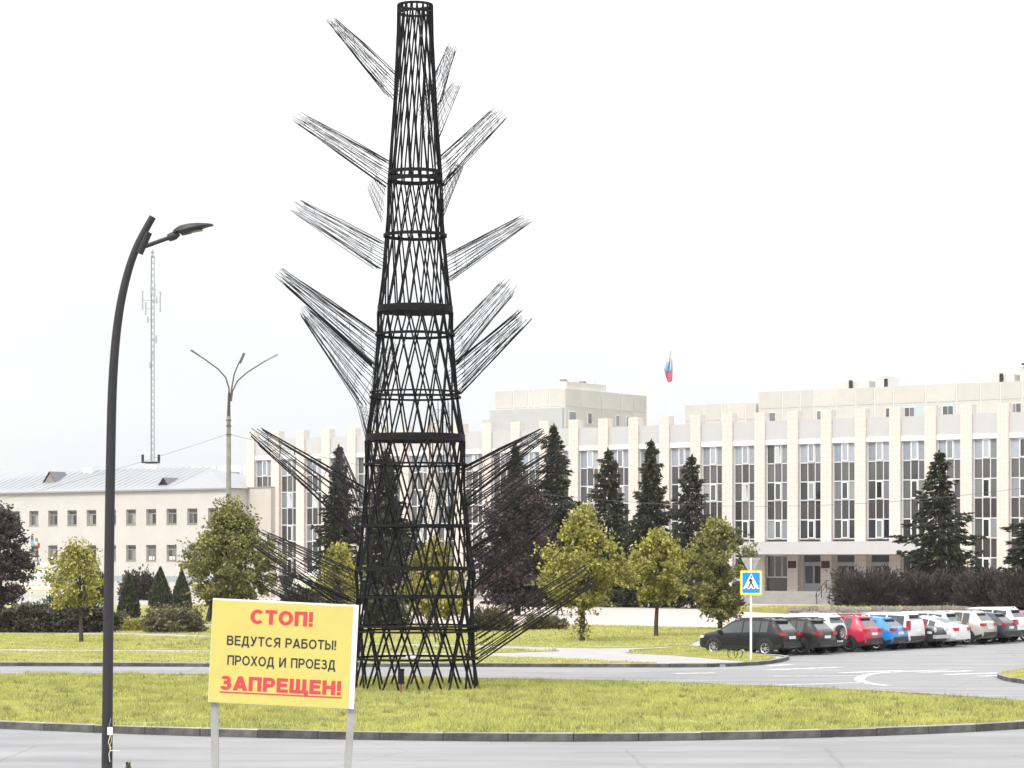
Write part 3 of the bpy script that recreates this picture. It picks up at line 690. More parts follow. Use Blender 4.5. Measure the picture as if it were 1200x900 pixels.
hd.add([v for s in secs for v in s], [(i * 6 + j, i * 6 + (j + 1) % 6, (i + 1) * 6 + (j + 1) % 6, (i + 1) * 6 + j) for i in range(7) for j in range(6)] + [tuple(range(6)), tuple(range(42, 48))])
hdo = hd.build('lamp_head', M_lamp, sl, smooth=True, angle=30)
fin = MB()
for k in range(5): fin.obox(h0 + ax * (.16 + .05 * k) + Vector((0, 0, .065)), (.008, 0, 0), (0, .08, 0), (0, 0, .025))
fin.build('cooling_fin', M_galv, hdo)
MB().obox(h0 + ax * .5 + Vector((0, 0, -.045)), ax.normalized() * .15, (0, .08, 0), (0, 0, .006)).build('lens', mat('lamp_lens', (.12, .12, .13), .3), hdo)
hz = A(127, 868, ld) - lo
MB().box(hz.x - .02, hz.x + .075, -.107, -.09, hz.z - .3, hz.z + .3).build('hatch', M_dark, sl)
MB().box(hz.x + .005, hz.x + .085, -.135, -.108, hz.z + .1, hz.z + .22).build('terminal_block', M_white, sl)
for nm, col, pts in (('wire', (.6, .6, .58), [(.05, .1), (.02, -.02), (.06, -.1), (.03, -.2), (.045, -.32)]), ('wire', (.5, .42, .06), [(.06, .1), (.07, .0), (.035, -.08), (.06, -.16)]), ('wire', (.6, .6, .6), [(.05, -.14), (.13, -.15), (.2, -.145)]), ('wire', (.15, .2, .3), [(.03, .22), (.05, .3), (.06, .36)])):
    MB().tube([(hz.x + a, -.135, hz.z + b) for a, b in pts], .007, 5).build(nm, mat('wire_%.2f_%.2f' % (col[0], col[2]), col, .5), sl)
MB().lathe([(.0, .05), (.2, .05), (.2, .02), (.14, .0)], 20).build('base_plate', M_lamp, sl)

# ---------------------------------------------------------------- yellow warning sign
sdp = 36.0; mp_ = sdp / F
bc = A(332, 766, sdp); so = Vector((bc.x, sdp, .12))
sg = empty('warning_sign', so, 0, 'leaning yellow warning board with red and black lettering on two grey posts', 'sign')
roll = R(2.75)
brd = empty('sign_plate', (0, 0, 0)); C.objects.unlink(brd); bpy.data.objects.remove(brd)
Wd, Hd = 171 * mp_, 122 * mp_
rot = Matrix.Rotation(roll, 4, 'Y'); z0 = bc.z - so.z
def place(o): o.matrix_local = Matrix.Translation((0, 0, z0)) @ rot @ o.matrix_local; return o
M_yel = mat('yellow_board', (.59, .51, .14), .45, var=.06, scale=2.2)
bd = place(MB().box(-Wd / 2, Wd / 2, 0, .05, -Hd / 2, Hd / 2).build('board', mat('board_white', (.78, .78, .78), .5), sg))
MB().box(-Wd / 2 + .004, Wd / 2 - .075, -.006, -.001, -Hd / 2 + .006, Hd / 2 - .022).build('yellow_sheet', M_yel, bd)
M_red = mat('red_lettering', (.54, .052, .062), .5); M_blk = mat('black_lettering', (.02, .02, .03), .5)
def glyph(ch, t):
    """strokes of a sans-serif capital one unit high: lines and elliptic arcs through stroke centres; returns strokes, width"""
    h = t / 2; T1, B1 = 1 - h, h
    st = lambda x: ('l', x, 0, x, 1); hz = lambda y, x0, x1: ('l', x0, y, x1, y)
    if ch == 'С': return [('a', .42, .5, .42 - h, .5 - h, 42, 318)], .78
    if ch == 'О': return [('a', .43, .5, .43 - h, .5 - h, 0, 360)], .86
    if ch == 'Т': return [hz(T1, 0, .70), ('l', .35, 0, .35, 1 - t)], .70
    if ch == 'П': return [st(h), st(.74 - h), hz(T1, t, .74 - t)], .74
    if ch == 'Н': return [st(h), st(.74 - h), hz(.52, t, .74 - t)], .74
    if ch == 'В': return [st(h), hz(T1, t, .40), hz(.53, t, .42), hz(B1, t, .42), ('a', .40, (T1 + .53) / 2, .26 - h, (T1 - .53) / 2, -90, 90), ('a', .42, (B1 + .53) / 2, .30 - h, (.53 - B1) / 2, -90, 90)], .73
    if ch == 'Р': return [st(h), hz(T1, t, .40), hz(.44, t, .40), ('a', .40, (T1 + .44) / 2, .30 - h, (T1 - .44) / 2, -90, 90)], .70
    if ch == 'Я': return [st(.72 - h), hz(T1, .34, .72 - t), hz(.46, .34, .72 - t), ('a', .34, (T1 + .46) / 2, .31 - h, (T1 - .46) / 2, 90, 270), ('l', .40, .44, .09, 0)], .72
    if ch == 'Б': return [st(h), hz(T1, t, .64), hz(.58, t, .40), hz(B1, t, .40), ('a', .40, (B1 + .58) / 2, .30 - h, (.58 - B1) / 2, -90, 90)], .70
    if ch == 'Ы': return [st(h), hz(.58, t, .34), hz(B1, t, .34), ('a', .34, (B1 + .58) / 2, .28 - h, (.58 - B1) / 2, -90, 90), st(.90 - h)], .90
    if ch == 'Е': return [st(h), hz(T1, t, .65), hz(.52, t, .60), hz(B1, t, .66)], .66
    if ch == 'Д': return [hz(T1, .20, .70), ('l', .70 - h, t, .70 - h, 1 - t), ('l', .25, 1 - t, .17, t), hz(B1, .0, .80), ('l', h * .8, -.20, h * .8, 0), ('l', .80 - h * .8, -.20, .80 - h * .8, 0)], .80
    if ch == 'У': return [('l', h * 1.1, 1, .40, .36), ('l', .74 - h * 1.1, 1, .32, .10), ('l', .36, B1, .08, B1)], .74
    if ch == 'А': return [('l', h * .9, 0, .40, 1), ('l', .80 - h * .9, 0, .40, 1), hz(.28, .2, .6)], .80
    if ch == 'Х': return [('l', h * 1.1, 0, .74 - h * 1.1, 1), ('l', h * 1.1, 1, .74 - h * 1.1, 0)], .74
    if ch == 'И': return [st(h), st(.76 - h), ('l', t * .9, t * .35, .76 - t * .9, 1 - t * .35)], .76
    if ch == 'З': return [('a', .32, (T1 + .53) / 2, .29 - h, (T1 - .53) / 2, -90, 160), ('a', .32, (B1 + .53) / 2, .34 - h, (.53 - B1) / 2, -160, 90), hz(.53, .2, .34)], .67
    if ch == 'Щ': return [st(h), st(.48), st(.96 - h), hz(B1, t, .96 - t), ('l', .96, B1, 1.06, B1), ('l', 1.06 - h * .8, -.20, 1.06 - h * .8, t * .9)], 1.06
    if ch == '!': return [('l', h * 1.1, .30, h * 1.1, 1), ('l', h * 1.1, 0, h * 1.1, t)], t * 1.1
    return [], .34
def lettering(body, x0, x1, zc, cap, m, parent, y=-.0085, off=.018, name='letter'):
    t = .165 if off < .05 else .235; gap = .115 if off < .05 else .085; x = 0; lst = []
    for ch in body:
        g, w = glyph(ch, t); lst.append((ch, g, x)); x += w + gap
    sx = (x1 - x0) / (x - gap); sz = cap; k = 0
    P_ = lambda u, v, k: (x0 + u * sx, y - .00025 * (k % 7), zc + (v - .5) * sz)
    for ch, g, o_ in lst:
        if not g: continue
        b = MB()
        for q in g:
            k += 1
            if q[0] == 'l':
                d = Vector((q[3] - q[1], q[4] - q[2])); n = Vector((-d.y, d.x)).normalized() * t / 2
                if abs(d.x) > .02 and abs(d.y) > .02: n = Vector((t * .55, 0))         # slanted strokes end level
                b.add([P_(o_ + q[1] + n.x, q[2] + n.y, k), P_(o_ + q[1] - n.x, q[2] - n.y, k), P_(o_ + q[3] - n.x, q[4] - n.y, k), P_(o_ + q[3] + n.x, q[4] + n.y, k)], [(0, 1, 2, 3)])
            else:
                _, cx_, cy_, rx_, ry_, a0, a1 = q; n_ = 20; vs = []
                for j in range(n_ + 1):
                    a = R(a0 + (a1 - a0) * j / n_)
                    for e_ in (-t / 2, t / 2): vs.append(P_(o_ + cx_ + (rx_ + e_) * math.cos(a), cy_ + (ry_ + e_) * math.sin(a), k))
                b.add(vs, [(2 * j, 2 * j + 1, 2 * j + 3, 2 * j + 2) for j in range(n_)])
        b.build(name, m, parent, fix=False)
ro = math.tan(roll)
def bx(x, y): dx, dy = (x - 332) * mp_, (766 - y) * mp_; return dx * math.cos(roll) - dy * math.sin(roll), dx * math.sin(roll) + dy * math.cos(roll)
for body, xa, xb, yc, cap, m, off in (('СТОП!', 293.5, 367, 724.2, 17.2, M_red, .075), ('ВЕДУТСЯ РАБОТЫ!', 266, 394, 753.2, 11.2, M_blk, .028), ('ПРОХОД И ПРОЕЗД', 266.5, 393, 776.3, 11.4, M_blk, .028), ('ЗАПРЕЩЕН!', 258, 400, 803.2, 16.8, M_red, .075)):
    c = bx((xa + xb) / 2, yc); hw = (xb - xa) / 2 * mp_
    lettering(body, c[0] - hw, c[0] + hw, c[1], cap * mp_, m, bd, off=off)
c = bx(329, 814.2); MB().box(c[0] - .86, c[0] + .86, -.0105, -.0065, c[1] - .009, c[1] + .009).build('underline', M_red, bd)
for (xa, ya, xb, yb) in ((250.5, 815, 252, 1000), (412, 825, 399, 1000)):
    a, b = A(xa, ya, sdp) - so, A(xb, yb, sdp) - so; t = a.z / (a.z - b.z) ; g = a.lerp(b, t); g.z = -.1; a.y = b.y = g.y = .1
    ax2 = (a - g) / 2
    MB().obox((a + g) / 2, (.05, 0, 0), (0, .045, 0), ax2).build('leg', mat('grey_post', (.36, .36, .355), .7, var=.25, scale=3), sg)

# ---------------------------------------------------------------- pedestrian crossing sign
pp = Vector(G(880, 774.5, .13)); pd = pp.y
pc = empty('crossing_sign', pp, 0, 'blue and white pedestrian crossing sign in yellow border on white post', 'road sign')
pm = pd / F
MB().tube([(0, 0, -.1), (0, 0, (774.5 - 653.5) * pm)], .045, 10).build('post', M_white, pc, smooth=True)
def rrect(w, h, r, n=5):
    out = []
    for cx, cz, a0 in ((w - r, h - r, 0), (-w + r, h - r, 90), (-w + r, -h + r, 180), (w - r, -h + r, 270)):
        for i in range(n + 1):
            a = R(a0 + 90 * i / n); out.append((cx + r * math.cos(a), cz + r * math.sin(a)))
    return out
def plate(name, poly2, y0, y1, m, parent, zc):
    n = len(poly2); return MB().add([(x, y, z + zc) for y in (y0, y1) for x, z in poly2], [tuple(range(n)), tuple(range(2 * n - 1, n - 1, -1))] + [(i, n + i, n + (i + 1) % n, (i + 1) % n) for i in range(n)]).build(name, m, parent)
zc3 = (774.5 - 683) * pm; hw, hh = 12.7 * pm, 14.5 * pm
yb = plate('yellow_border', rrect(hw, hh, .05), -.075, -.05, mat('fluo_yellow', (.80, .74, .02), .45), pc, zc3)
bl = plate('blue_panel', rrect(.345, .405, .03), -.0815, -.076, mat('sign_blue', (.01, .26, .62), .4), pc, zc3 + .005)
wr = plate('white_rim', rrect(.375, .435, .04), -.0795, -.0755, M_white, pc, zc3 + .005)
bl.location.y = -.003
tri = [(-.325, -.255), (.325, -.255), (0, .385)]
plate('white_triangle', tri, -.089, -.0855, M_white, bl, zc3 + .01)
def fig(pts, w): return MB().obox(((pts[0][0] + pts[1][0]) / 2, -.0925, zc3 + (pts[0][1] + pts[1][1]) / 2), ((pts[1][0] - pts[0][0]) / 2, 0, (pts[1][1] - pts[0][1]) / 2), (0, .0015, 0), Vector((-(pts[1][1] - pts[0][1]), 0, pts[1][0] - pts[0][0])).normalized() * w)
wk = MB()
for seg, w3 in ((((-.03, .16), (.0, .0)), .035), (((-.0, .02), (.06, -.1)), .024), (((.06, -.1), (.11, -.2)), .02), (((-.02, .02), (-.06, -.1)), .024), (((-.06, -.1), (-.13, -.19)), .02), (((-.04, .15), (-.1, .05)), .015), (((-.02, .14), (.07, .07)), .013)):
    t = fig(seg, w3); wk.add(t.v, t.f)
wk.lathe([(0, -.0935), (.032, -.0935), (.032, -.0905), (0, -.0905)], 12, 'y', (0.005, 0, zc3 + .24))
wk.build('walking_figure', M_blk, bl)
zb3 = MB()
for x in (-.19, 0, .19): zb3.box(x - .035, x + .035, -.0935, -.091, zc3 - .235, zc3 - .205)
zb3.build('crossing_bars', M_blk, bl)
zt = (774.5 - 661) * pm
tr = plate('give_way_back', [(-.4, .255), (.4, .255), (.03, -.40), (-.03, -.40)], .05, .07, M_galv, pc, zt)
MB().box(.01, .045, .035, .049, zt - .36, zt + .22).build('bracket', mat('bracket_dark', (.2, .2, .21), .6), pc)
# bent wire hoops in the grass beside it
hp = Vector(G(862, 772, .13)); ho = empty('wire_hoops', hp, 0, 'bent dark wire hoops in the grass left of the crossing sign post', 'hoops')
for k, (dx, w, h) in enumerate(((-.12, .2, .42), (.12, .17, .38))):
    MB().tube([(dx + w * math.cos(a), .05 * k, .2 + h / 2 * math.sin(a) + .02) for a in np.linspace(R(-75), R(215 if k else 235), 16)], .018, 5, cap=True).build('hoop', M_lamp, ho)

# ---------------------------------------------------------------- old concrete lamp pole with three arms
od = 186.0; op = A(268, 655, od); op.z = .1
ol = empty('lamp_pole', op, 0, 'old concrete lamp pole with three curved bare arms above the left trees', 'lamp pole')
om = od / F; zz = lambda y: H + (HOR - y) * om - .1
MB().tube([(0, 0, -.1), (0, 0, zz(488))], [.24, .15], 12).build('pole', M_conc, ol, smooth=True)
MB().tube([(0, 0, zz(500)), (0, 0, zz(486)), (.03, 0, zz(460))], [.16, .13, .09], 10).build('sleeve', mat('rusty_steel', (.10, .085, .075), .8, var=.4, scale=5), ol, smooth=True)
M_arm = mat('arm_steel', (.10, .095, .095), .7)
for pts in ([(268.5, 470), (268, 455), (264, 442), (255, 432), (240, 421), (224, 411)], [(270, 470), (271, 455), (274, 438), (279, 427), (285, 417)], [(271, 470), (272, 458), (278, 446), (290, 436), (310, 424), (326, 416)]):
    MB().tube([((x - 268) * om, .3 * math.sin(i), zz(y)) for i, (x, y) in enumerate(pts)], [.06, .06, .055, .05, .05, .04][:len(pts)], 8).build('arm', M_arm, ol, smooth=True)
MB().obox(((284 - 268) * om, -.2, zz(420)), (.16, 0, .38), (0, .12, 0), (.07, 0, -.03)).build('lamp_head', M_arm, ol)
MB().obox(((229 - 268) * om, -.2, zz(413.5)), (.3, 0, -.2), (0, .12, 0), (.03, 0, .04)).build('lamp_head', M_arm, ol)
MB().obox(((318 - 268) * om, -.2, zz(419.5)), (.36, 0, .19), (0, .12, 0), (-.02, 0, .04)).build('lamp_head', M_galv, ol)
for y in (493, 500, 510): MB().lathe([(.16, zz(y)), (.2, zz(y)), (.2, zz(y) + .08), (.16, zz(y) + .08)], 12, closed=True).build('band', M_arm, ol)
for x, y in ((-.28, 505), (-.25, 515), (.3, 508), (.3, 515)): MB().tube([(x, 0, zz(y)), (x, 0, zz(y) + .2)], [.06, .04], 6).build('insulator', M_white, ol)
def cable(a, b, sag, label, r=.02):
    pts = [a.lerp(b, t) - Vector((0, 0, sag * 4 * t * (1 - t))) for t in np.linspace(0, 1, 25)]
    o = MB().tube([p - a for p in pts], r, 4, cap=False).build('cable', M_arm, None, loc=a, fix=False); tag(o, label, 'cable', 'overhead cables')
cable(A(266, 509, od), A(-120, 610, od + 60), .6, 'thin cable from concrete lamp pole down across grey roof', .012)
o2 = A(1420, 655, 190)
cable(A(270, 509, od), A(1420, 530, 190), 4.6, 'long thin cable crossing the front of the public building', .014)

# ---------------------------------------------------------------- telecom mast
md = 318.0; mo = A(178.5, 655, md); mo.z = 0; mm2 = md / F
ms = empty('telecom_mast', mo, 0, 'slender pale lattice telecom mast rising behind the grey roof', 'mast'); zm = lambda y: H + (HOR - y) * mm2
M_mast = mat('mast_steel', (.30, .31, .33), .6, metal=.2); mst = MB(); ztop, zbase = zm(300), zm(560)
for k in range(3):
    a = R(120 * k + 20); mst.tube([(.28 * math.cos(a), .28 * math.sin(a), -.0), (.24 * math.cos(a), .24 * math.sin(a), ztop)], .045, 5)
mst.build('legs', M_mast, ms); br2 = MB(); z = zbase
while z < ztop - .8:
    for k in range(3):
        a, b = R(120 * k + 20), R(120 * k + 140); br2.tube([(.26 * math.cos(a), .26 * math.sin(a), z), (.26 * math.cos(b), .26 * math.sin(b), z + .8)], .028, 4)
    z += .8
br2.build('bracing', M_mast, ms)
MB().tube([(0, 0, ztop), (0, 0, zm(292))], .05, 5).build('spike', M_mast, ms)
M_ant = mat('antenna_grey', (.35, .36, .38), .6)
for x, y, h in ((-1.15, 352, 2.4), (1.05, 354, 2.6), (-.75, 362, 1.6), (.35, 340, 1.6), (.6, 352, .9), (-.5, 375, .8), (.55, 398, 1.0), (-.1, 338, 1.4), (-.2, 428, .8), (.2, 415, 1.0)):
    MB().box(x - .09, x + .09, -.5, -.35, zm(y) - h / 2, zm(y) + h / 2).build('antenna', M_ant, ms); MB().tube([(0, 0, zm(y)), (x, -.4, zm(y))], .03, 4).build('bracket', M_mast, ms)
for y in (297, 302): MB().lathe([(0, zm(y)), (.22, zm(y)), (.22, zm(y) + .3), (0, zm(y) + .3)], 8).build('beacon', M_ant, ms)
box('cabinet', M_white, ms, -.75, .75, -.6, .6, zm(556), zm(542))
m = MB(); m.box(-1.25, -.95, -.75, -.5, zm(541), zm(533)); m.build('panel_antenna', M_lamp, ms)
m = MB(); m.box(.75, 1.05, -.75, -.5, zm(541), zm(533)); m.build('panel_antenna', M_lamp, ms)
MB().box(-1.25, 1.05, -.7, -.55, zm(543), zm(541.2)).build('antenna_bar', M_lamp, ms)

# ---------------------------------------------------------------- plants
def kites(c, s, asp, up=.3, dirs=None):
    """leaf-shaped four-cornered faces at centres c"""
    n = len(c); t = RNG.normal(size=(n, 3)) if dirs is None else dirs + RNG.normal(size=(n, 3)) * .35
    t /= np.linalg.norm(t, axis=1)[:, None]
    nn = RNG.normal(size=(n, 3)); nn[:, 2] += up * 2; b = np.cross(nn, t); b /= np.linalg.norm(b, axis=1)[:, None] + 1e-9
    s = (s * RNG.uniform(.65, 1.35, n))[:, None]
    return np.stack([c - t * s, c + b * s * asp - t * s * .1, c + t * s, c - b * s * asp - t * s * .1], 1).reshape(-1, 3)
def lump(az, el, ph):
    return 1 + .16 * np.sin(3 * az + ph[0]) * np.cos(2 * el + ph[1]) + .12 * np.sin(5 * az + 4 * el + ph[2]) + .08 * np.sin(9 * az - 7 * el + ph[3])
M_maple = mat('purple_leaves', (.052, .036, .038), .6, island=.45, trans=.12, spec=.35)
M_ylw = mat('yellow_green_leaves', (.40, .37, .085), .6, col2=(.20, .195, .06), scale=.7, island=.4, trans=.18, lo=.35, hi=.6, spec=.3)
M_grn = mat('olive_leaves', (.27, .255, .075), .6, col2=(.125, .125, .05), scale=.8, island=.45, trans=.16, lo=.38, hi=.62, spec=.3)
M_spr = mat('spruce_needles', (.050, .056, .031), .7, col2=(.024, .029, .018), scale=1.0, island=.4, trans=.06, spec=.2)
M_sprtip = mat('spruce_tips', (.20, .135, .05), .7, island=.3, trans=.1)
M_thu = mat('thuja_leaves', (.05, .06, .027), .7, col2=(.03, .038, .02), scale=2, island=.35, trans=.08)
M_bar = mat('barberry_leaves', (.075, .055, .054), .65, col2=(.042, .033, .032), scale=1.2, island=.5, trans=.1)
M_hed = mat('hedge_leaves', (.055, .05, .027), .7, col2=(.035, .034, .02), scale=1.5, island=.45, trans=.12)
M_shr = mat('shrub_leaves', (.17, .15, .075), .7, col2=(.085, .08, .045), scale=1.6, island=.4, trans=.15)
M_lime = mat('lime_leaves', (.26, .24, .05), .7, island=.35, trans=.2)

def broad_tree(px_, ybase, xl, xr, ytop, ylow, m, label, nleaf, leaf, shape, name='broadleaf_tree', cat='tree', zb=.13, lean=0, sparse=.55, sprout=False, dpx=None, d=None, clump=.33, group=None):
    p = Vector(G(px_, ybase, zb)) if d is None else A(px_, 655, d).xy.to_3d() + Vector((0, 0, zb))
    d = p.y; mpx = d / F; e = empty(name, p, 0, label, cat, group)
    ztop = H + (HOR - ytop) * mpx - zb; zlow = H + (HOR - ylow) * mpx - zb; cxo = ((xl + xr) / 2 - px_) * mpx; rx = (xr - xl) / 2 * mpx
    hgt = ztop - zlow; rng = RNG; ph = rng.uniform(0, 6.28, 4)
    # clump centres fill the crown with the given outline
    nleaf = int(nleaf * 1.6); leaf *= .76; nc = int(110 + 48 * rx * hgt / 8); cl = []
    while len(cl) < nc:
        t = rng.uniform(0, 1); a = rng.uniform(0, 6.283); prof = np.interp(t, [s[0] for s in shape], [s[1] for s in shape])
        rr = rx * prof * float(lump(a, t * 3, ph)); q = rng.uniform(0, 1) ** sparse
        cl.append((cxo + rr * q * math.cos(a), rr * q * math.sin(a), zlow + t * hgt))
    cl = np.array(cl); k = rng.integers(0, nc, nleaf); sz = clump * rx * .62
    off = rng.normal(size=(nleaf, 3)); off /= np.linalg.norm(off, axis=1)[:, None]; off *= (rng.uniform(0, 1, nleaf) ** .45 * sz * rng.uniform(.5, 1.25, nc)[k])[:, None]; off[:, 2] *= .72
    c = cl[k] + off
    ns = int(nleaf * .16); ks = rng.integers(0, nc, ns); grp = rng.integers(0, 5, ns); sdir = rng.normal(size=(nc, 5, 3)); sdir[:, :, 2] += .5; sdir += (cl - np.array([cxo, 0, zlow + hgt * .45]))[:, None, :] / rx * 1.2
    sdir /= np.linalg.norm(sdir, axis=2)[:, :, None]
    c[:ns] = cl[ks] + sdir[ks, grp] * (rng.uniform(.2, 1, ns) * sz * 1.75)[:, None] + rng.normal(0, .04, (ns, 3))
    if sprout:
        e2 = int(nleaf * .014); zz2 = rng.uniform(.15, zlow * .95, e2); aa = rng.uniform(0, 6.28, e2); r2 = rng.uniform(.03, .55, e2) * (1.15 - zz2 / zlow * .9)
        c = np.vstack([c, np.stack([r2 * np.cos(aa), r2 * np.sin(aa), zz2], 1)])
    np_mesh('crown', kites(c, leaf, .62), 4, m, e)
    tr = MB(); r0 = max(.05, rx * .045 + .03); topz = zlow + hgt * .72
    bend = [Vector((cxo * t * .8 + .06 * math.sin(t * 5 + ph[0]) + lean * t, .06 * math.sin(t * 4 + ph[1]), topz * t - .1 * (t == 0))) for t in np.linspace(0, 1, 8)]
    tr.tube(bend, list(np.linspace(r0 * 1.25, r0 * .25, 8)), 9)
    for j in range(16):
        tgt = Vector(cl[rng.integers(0, nc)]); s = bend[int(rng.integers(3, 7))]
        if tgt.z < s.z - .2: continue
        mid = s.lerp(tgt, .5) + Vector((0, 0, -.08 * (tgt - s).length)); tr.tube([s, mid, tgt], [r0 * .42, r0 * .26, r0 * .08], 5)
    tr.build('trunk', M_bark, e, smooth=True, fix=False)
    return e
OV = [(0, .35), (.08, .7), (.25, .97), (.45, 1), (.65, .82), (.82, .52), (.94, .27), (1, .08)]
RD = [(0, .45), (.1, .78), (.3, 1), (.55, .98), (.75, .78), (.9, .48), (1, .15)]
broad_tree(681, 751.5, 630, 735, 606, 708, M_ylw, 'round yellow green tree with leafy shoots up its trunk, right of tower', 14000, .11, [(0, .5), (.12, .8), (.3, 1), (.48, .95), (.62, .7), (.8, .42), (.93, .25), (1, .1)], sprout=True)
broad_tree(770, 745.5, 735, 809, 629, 700, M_ylw, 'small round yellow green tree, middle one of three on the lawn', 10000, .11, RD)
broad_tree(845, 737, 800, 884, 616, 722, M_grn, 'darker round green tree just behind the black car', 14000, .12, [(0, .3), (.1, .55), (.3, .92), (.5, 1), (.7, .85), (.87, .55), (1, .2)])
broad_tree(606, 721, 555, 660, 574, 708, M_maple, 'dark purple leaved tree behind the wire branches right of the tower', 20000, .15, [(0, .6), (.12, .88), (.3, 1), (.55, .95), (.78, .75), (.92, .5), (1, .2)], sparse=.45)
broad_tree(97, 752.5, 55, 124, 642, 712, M_ylw, 'thin young yellow green tree left of the street lamp post', 4200, .10, RD, sparse=.6, clump=.4)
broad_tree(243, 729, 217, 322, 597, 706, M_grn, 'large olive green tree behind the yellow warning sign', 20000, .13, OV, sparse=.48)
broad_tree(396, 724, 371, 424, 640, 718, M_ylw, 'bushy bright yellow tree just left of the tower', 7500, .12, RD)
broad_tree(510, 741, 470, 552, 637, 722, M_ylw, 'yellow green tree seen through the tower lattice', 10000, .11, OV)
broad_tree(2, 716, -50, 38, 598, 706, M_maple, 'dark purple leaved tree at the left edge', 17000, .15, RD, sparse=.45)

# spruces: three grown once, copied with their parts
def spruce_mesh(Hh, Rm, nw, fork=False, cones=True):
    needles = []; dirs = []; tip = []; tdirs = []; wood = MB(); wood.tube([(0, 0, -.2), (0, 0, Hh * .6), (0, 0, Hh * .97)], [.2, .1, .02], 8)
    tops = [(0, 0)]
    for iz in range(nw):
        f = (iz + .5) / nw; z = Hh * (.06 + .94 * f ** .92); R0 = Rm * float(np.interp(f, [0, .3, .55, .75, .9, 1], [1.15, 1.02, .76, .46, .22, .08])) * (.85 + .3 * RNG.uniform()) + .1
        nb = max(4, int(9 - 4 * f)); a0 = RNG.uniform(0, 6.28)
        for b in range(nb):
            a = a0 + 6.283 * b / nb + RNG.uniform(-.25, .25); L = R0 * RNG.uniform(.5, 1.45); droop = -.32 * (1 - f) + .35 * max(0, f - .6)
            n = int(14 + 46 * L / Rm); t = RNG.uniform(.12, 1, n) ** .8
            up = droop * t * L + .22 * L * np.maximum(0, t - .55) ** 1.5
            sp = (1.02 - t) * .34 * L + .05; lat = RNG.uniform(-1, 1, n) * sp
            x = np.cos(a) * t * L - np.sin(a) * lat; y = np.sin(a) * t * L + np.cos(a) * lat
            zz_ = z + up - np.abs(RNG.normal(0, .17, n)) - np.abs(lat) * .25
            pts = np.stack([x, y, zz_], 1); dr = np.stack([np.cos(a) + -np.sin(a) * lat * 1.2, np.sin(a) + np.cos(a) * lat * 1.2, np.full(n, -.3)], 1)
            sel = (t > .9) & (RNG.uniform(size=n) < (.55 if f > .62 else .05))
            needles.append(pts[~sel]); dirs.append(dr[~sel]); tip.append(pts[sel]); tdirs.append(dr[sel])
            if iz % 2 == 0: wood.tube([(0, 0, z), (math.cos(a) * L * .9, math.sin(a) * L * .9, z + droop * .9 * L + .03)], [.035, .008], 3, cap=False)
    nd = np.vstack(needles); dd = np.vstack(dirs); tp = np.vstack(tip); td = np.vstack(tdirs)
    zt = np.linspace(Hh * .9, Hh, 40); nd = np.vstack([nd, np.stack([RNG.normal(0, .05, 40), RNG.normal(0, .05, 40), zt], 1)]); dd = np.vstack([dd, np.tile([0, 0, 1.0], (40, 1))])
    return kites(nd, .27, .3, .2, dd), kites(tp, .15, .4, .2, td), wood
SPR = []
for Hh, Rm, nw in ((13, 2.6, 34), (12.5, 3.1, 30), (14, 2.3, 36)):
    a, b, wd_ = spruce_mesh(Hh, Rm, nw)
    e = empty('spruce_tree', (0, 0, 0)); np_mesh('foliage', a, 4, M_spr, e); tag(np_mesh('cone_tips', b, 4, M_sprtip, e), kind='stuff'); wd_.build('trunk', M_bark, e, fix=False)
    SPR.append((e, Hh, Rm)); e['used'] = 0
def spruce(px_, ytop, width, d, k, label, rz):
    src, Hh, Rm = SPR[k]; p = A(px_, 655, d); p.z = .1; hgt = H + (HOR - ytop) * d / F - .1
    if not src['used']: e = src; src['used'] = 1
    else:
        e = src.copy(); C.objects.link(e)
        for ch in src.children:
            c = ch.copy(); C.objects.link(c); c.parent = e
    e.location = p; e.rotation_euler = (0, 0, rz); w = width / 2 * d / F / Rm * .92; e.scale = (w, w, hgt / Hh)
    tag(e, label, 'spruce', 'spruces in front of the public building')
for a in ((397, 523, 54, 236, 2, 'slim dark spruce left of the tower behind the wire branch', .3), (452, 528, 84, 232, 0, 'dark spruce seen through the tower lattice', 1.4),
          (604, 522, 58, 232, 2, 'spruce with pale tips behind the purple tree', 2.2), (649, 499, 74, 222, 0, 'tallest spruce, right of the purple tree', 4.0),
          (713, 527, 80, 219, 1, 'wide dark spruce above the yellow green tree right of tower', .9), (763, 517, 66, 216, 0, 'pointed spruce between the wide one and the forked one', 5.1),
          (811, 534, 70, 211, 1, 'spruce whose top stands above the darker round tree', 3.0), (1101, 529, 92, 203, 1, 'broad spruce with many orange tips at the right bays', 2.0),
          (1215, 560, 80, 196, 2, 'spruce cut by the right edge of the photo', 1.0)):
    spruce(*a)
for s in SPR: del s[0]['used']

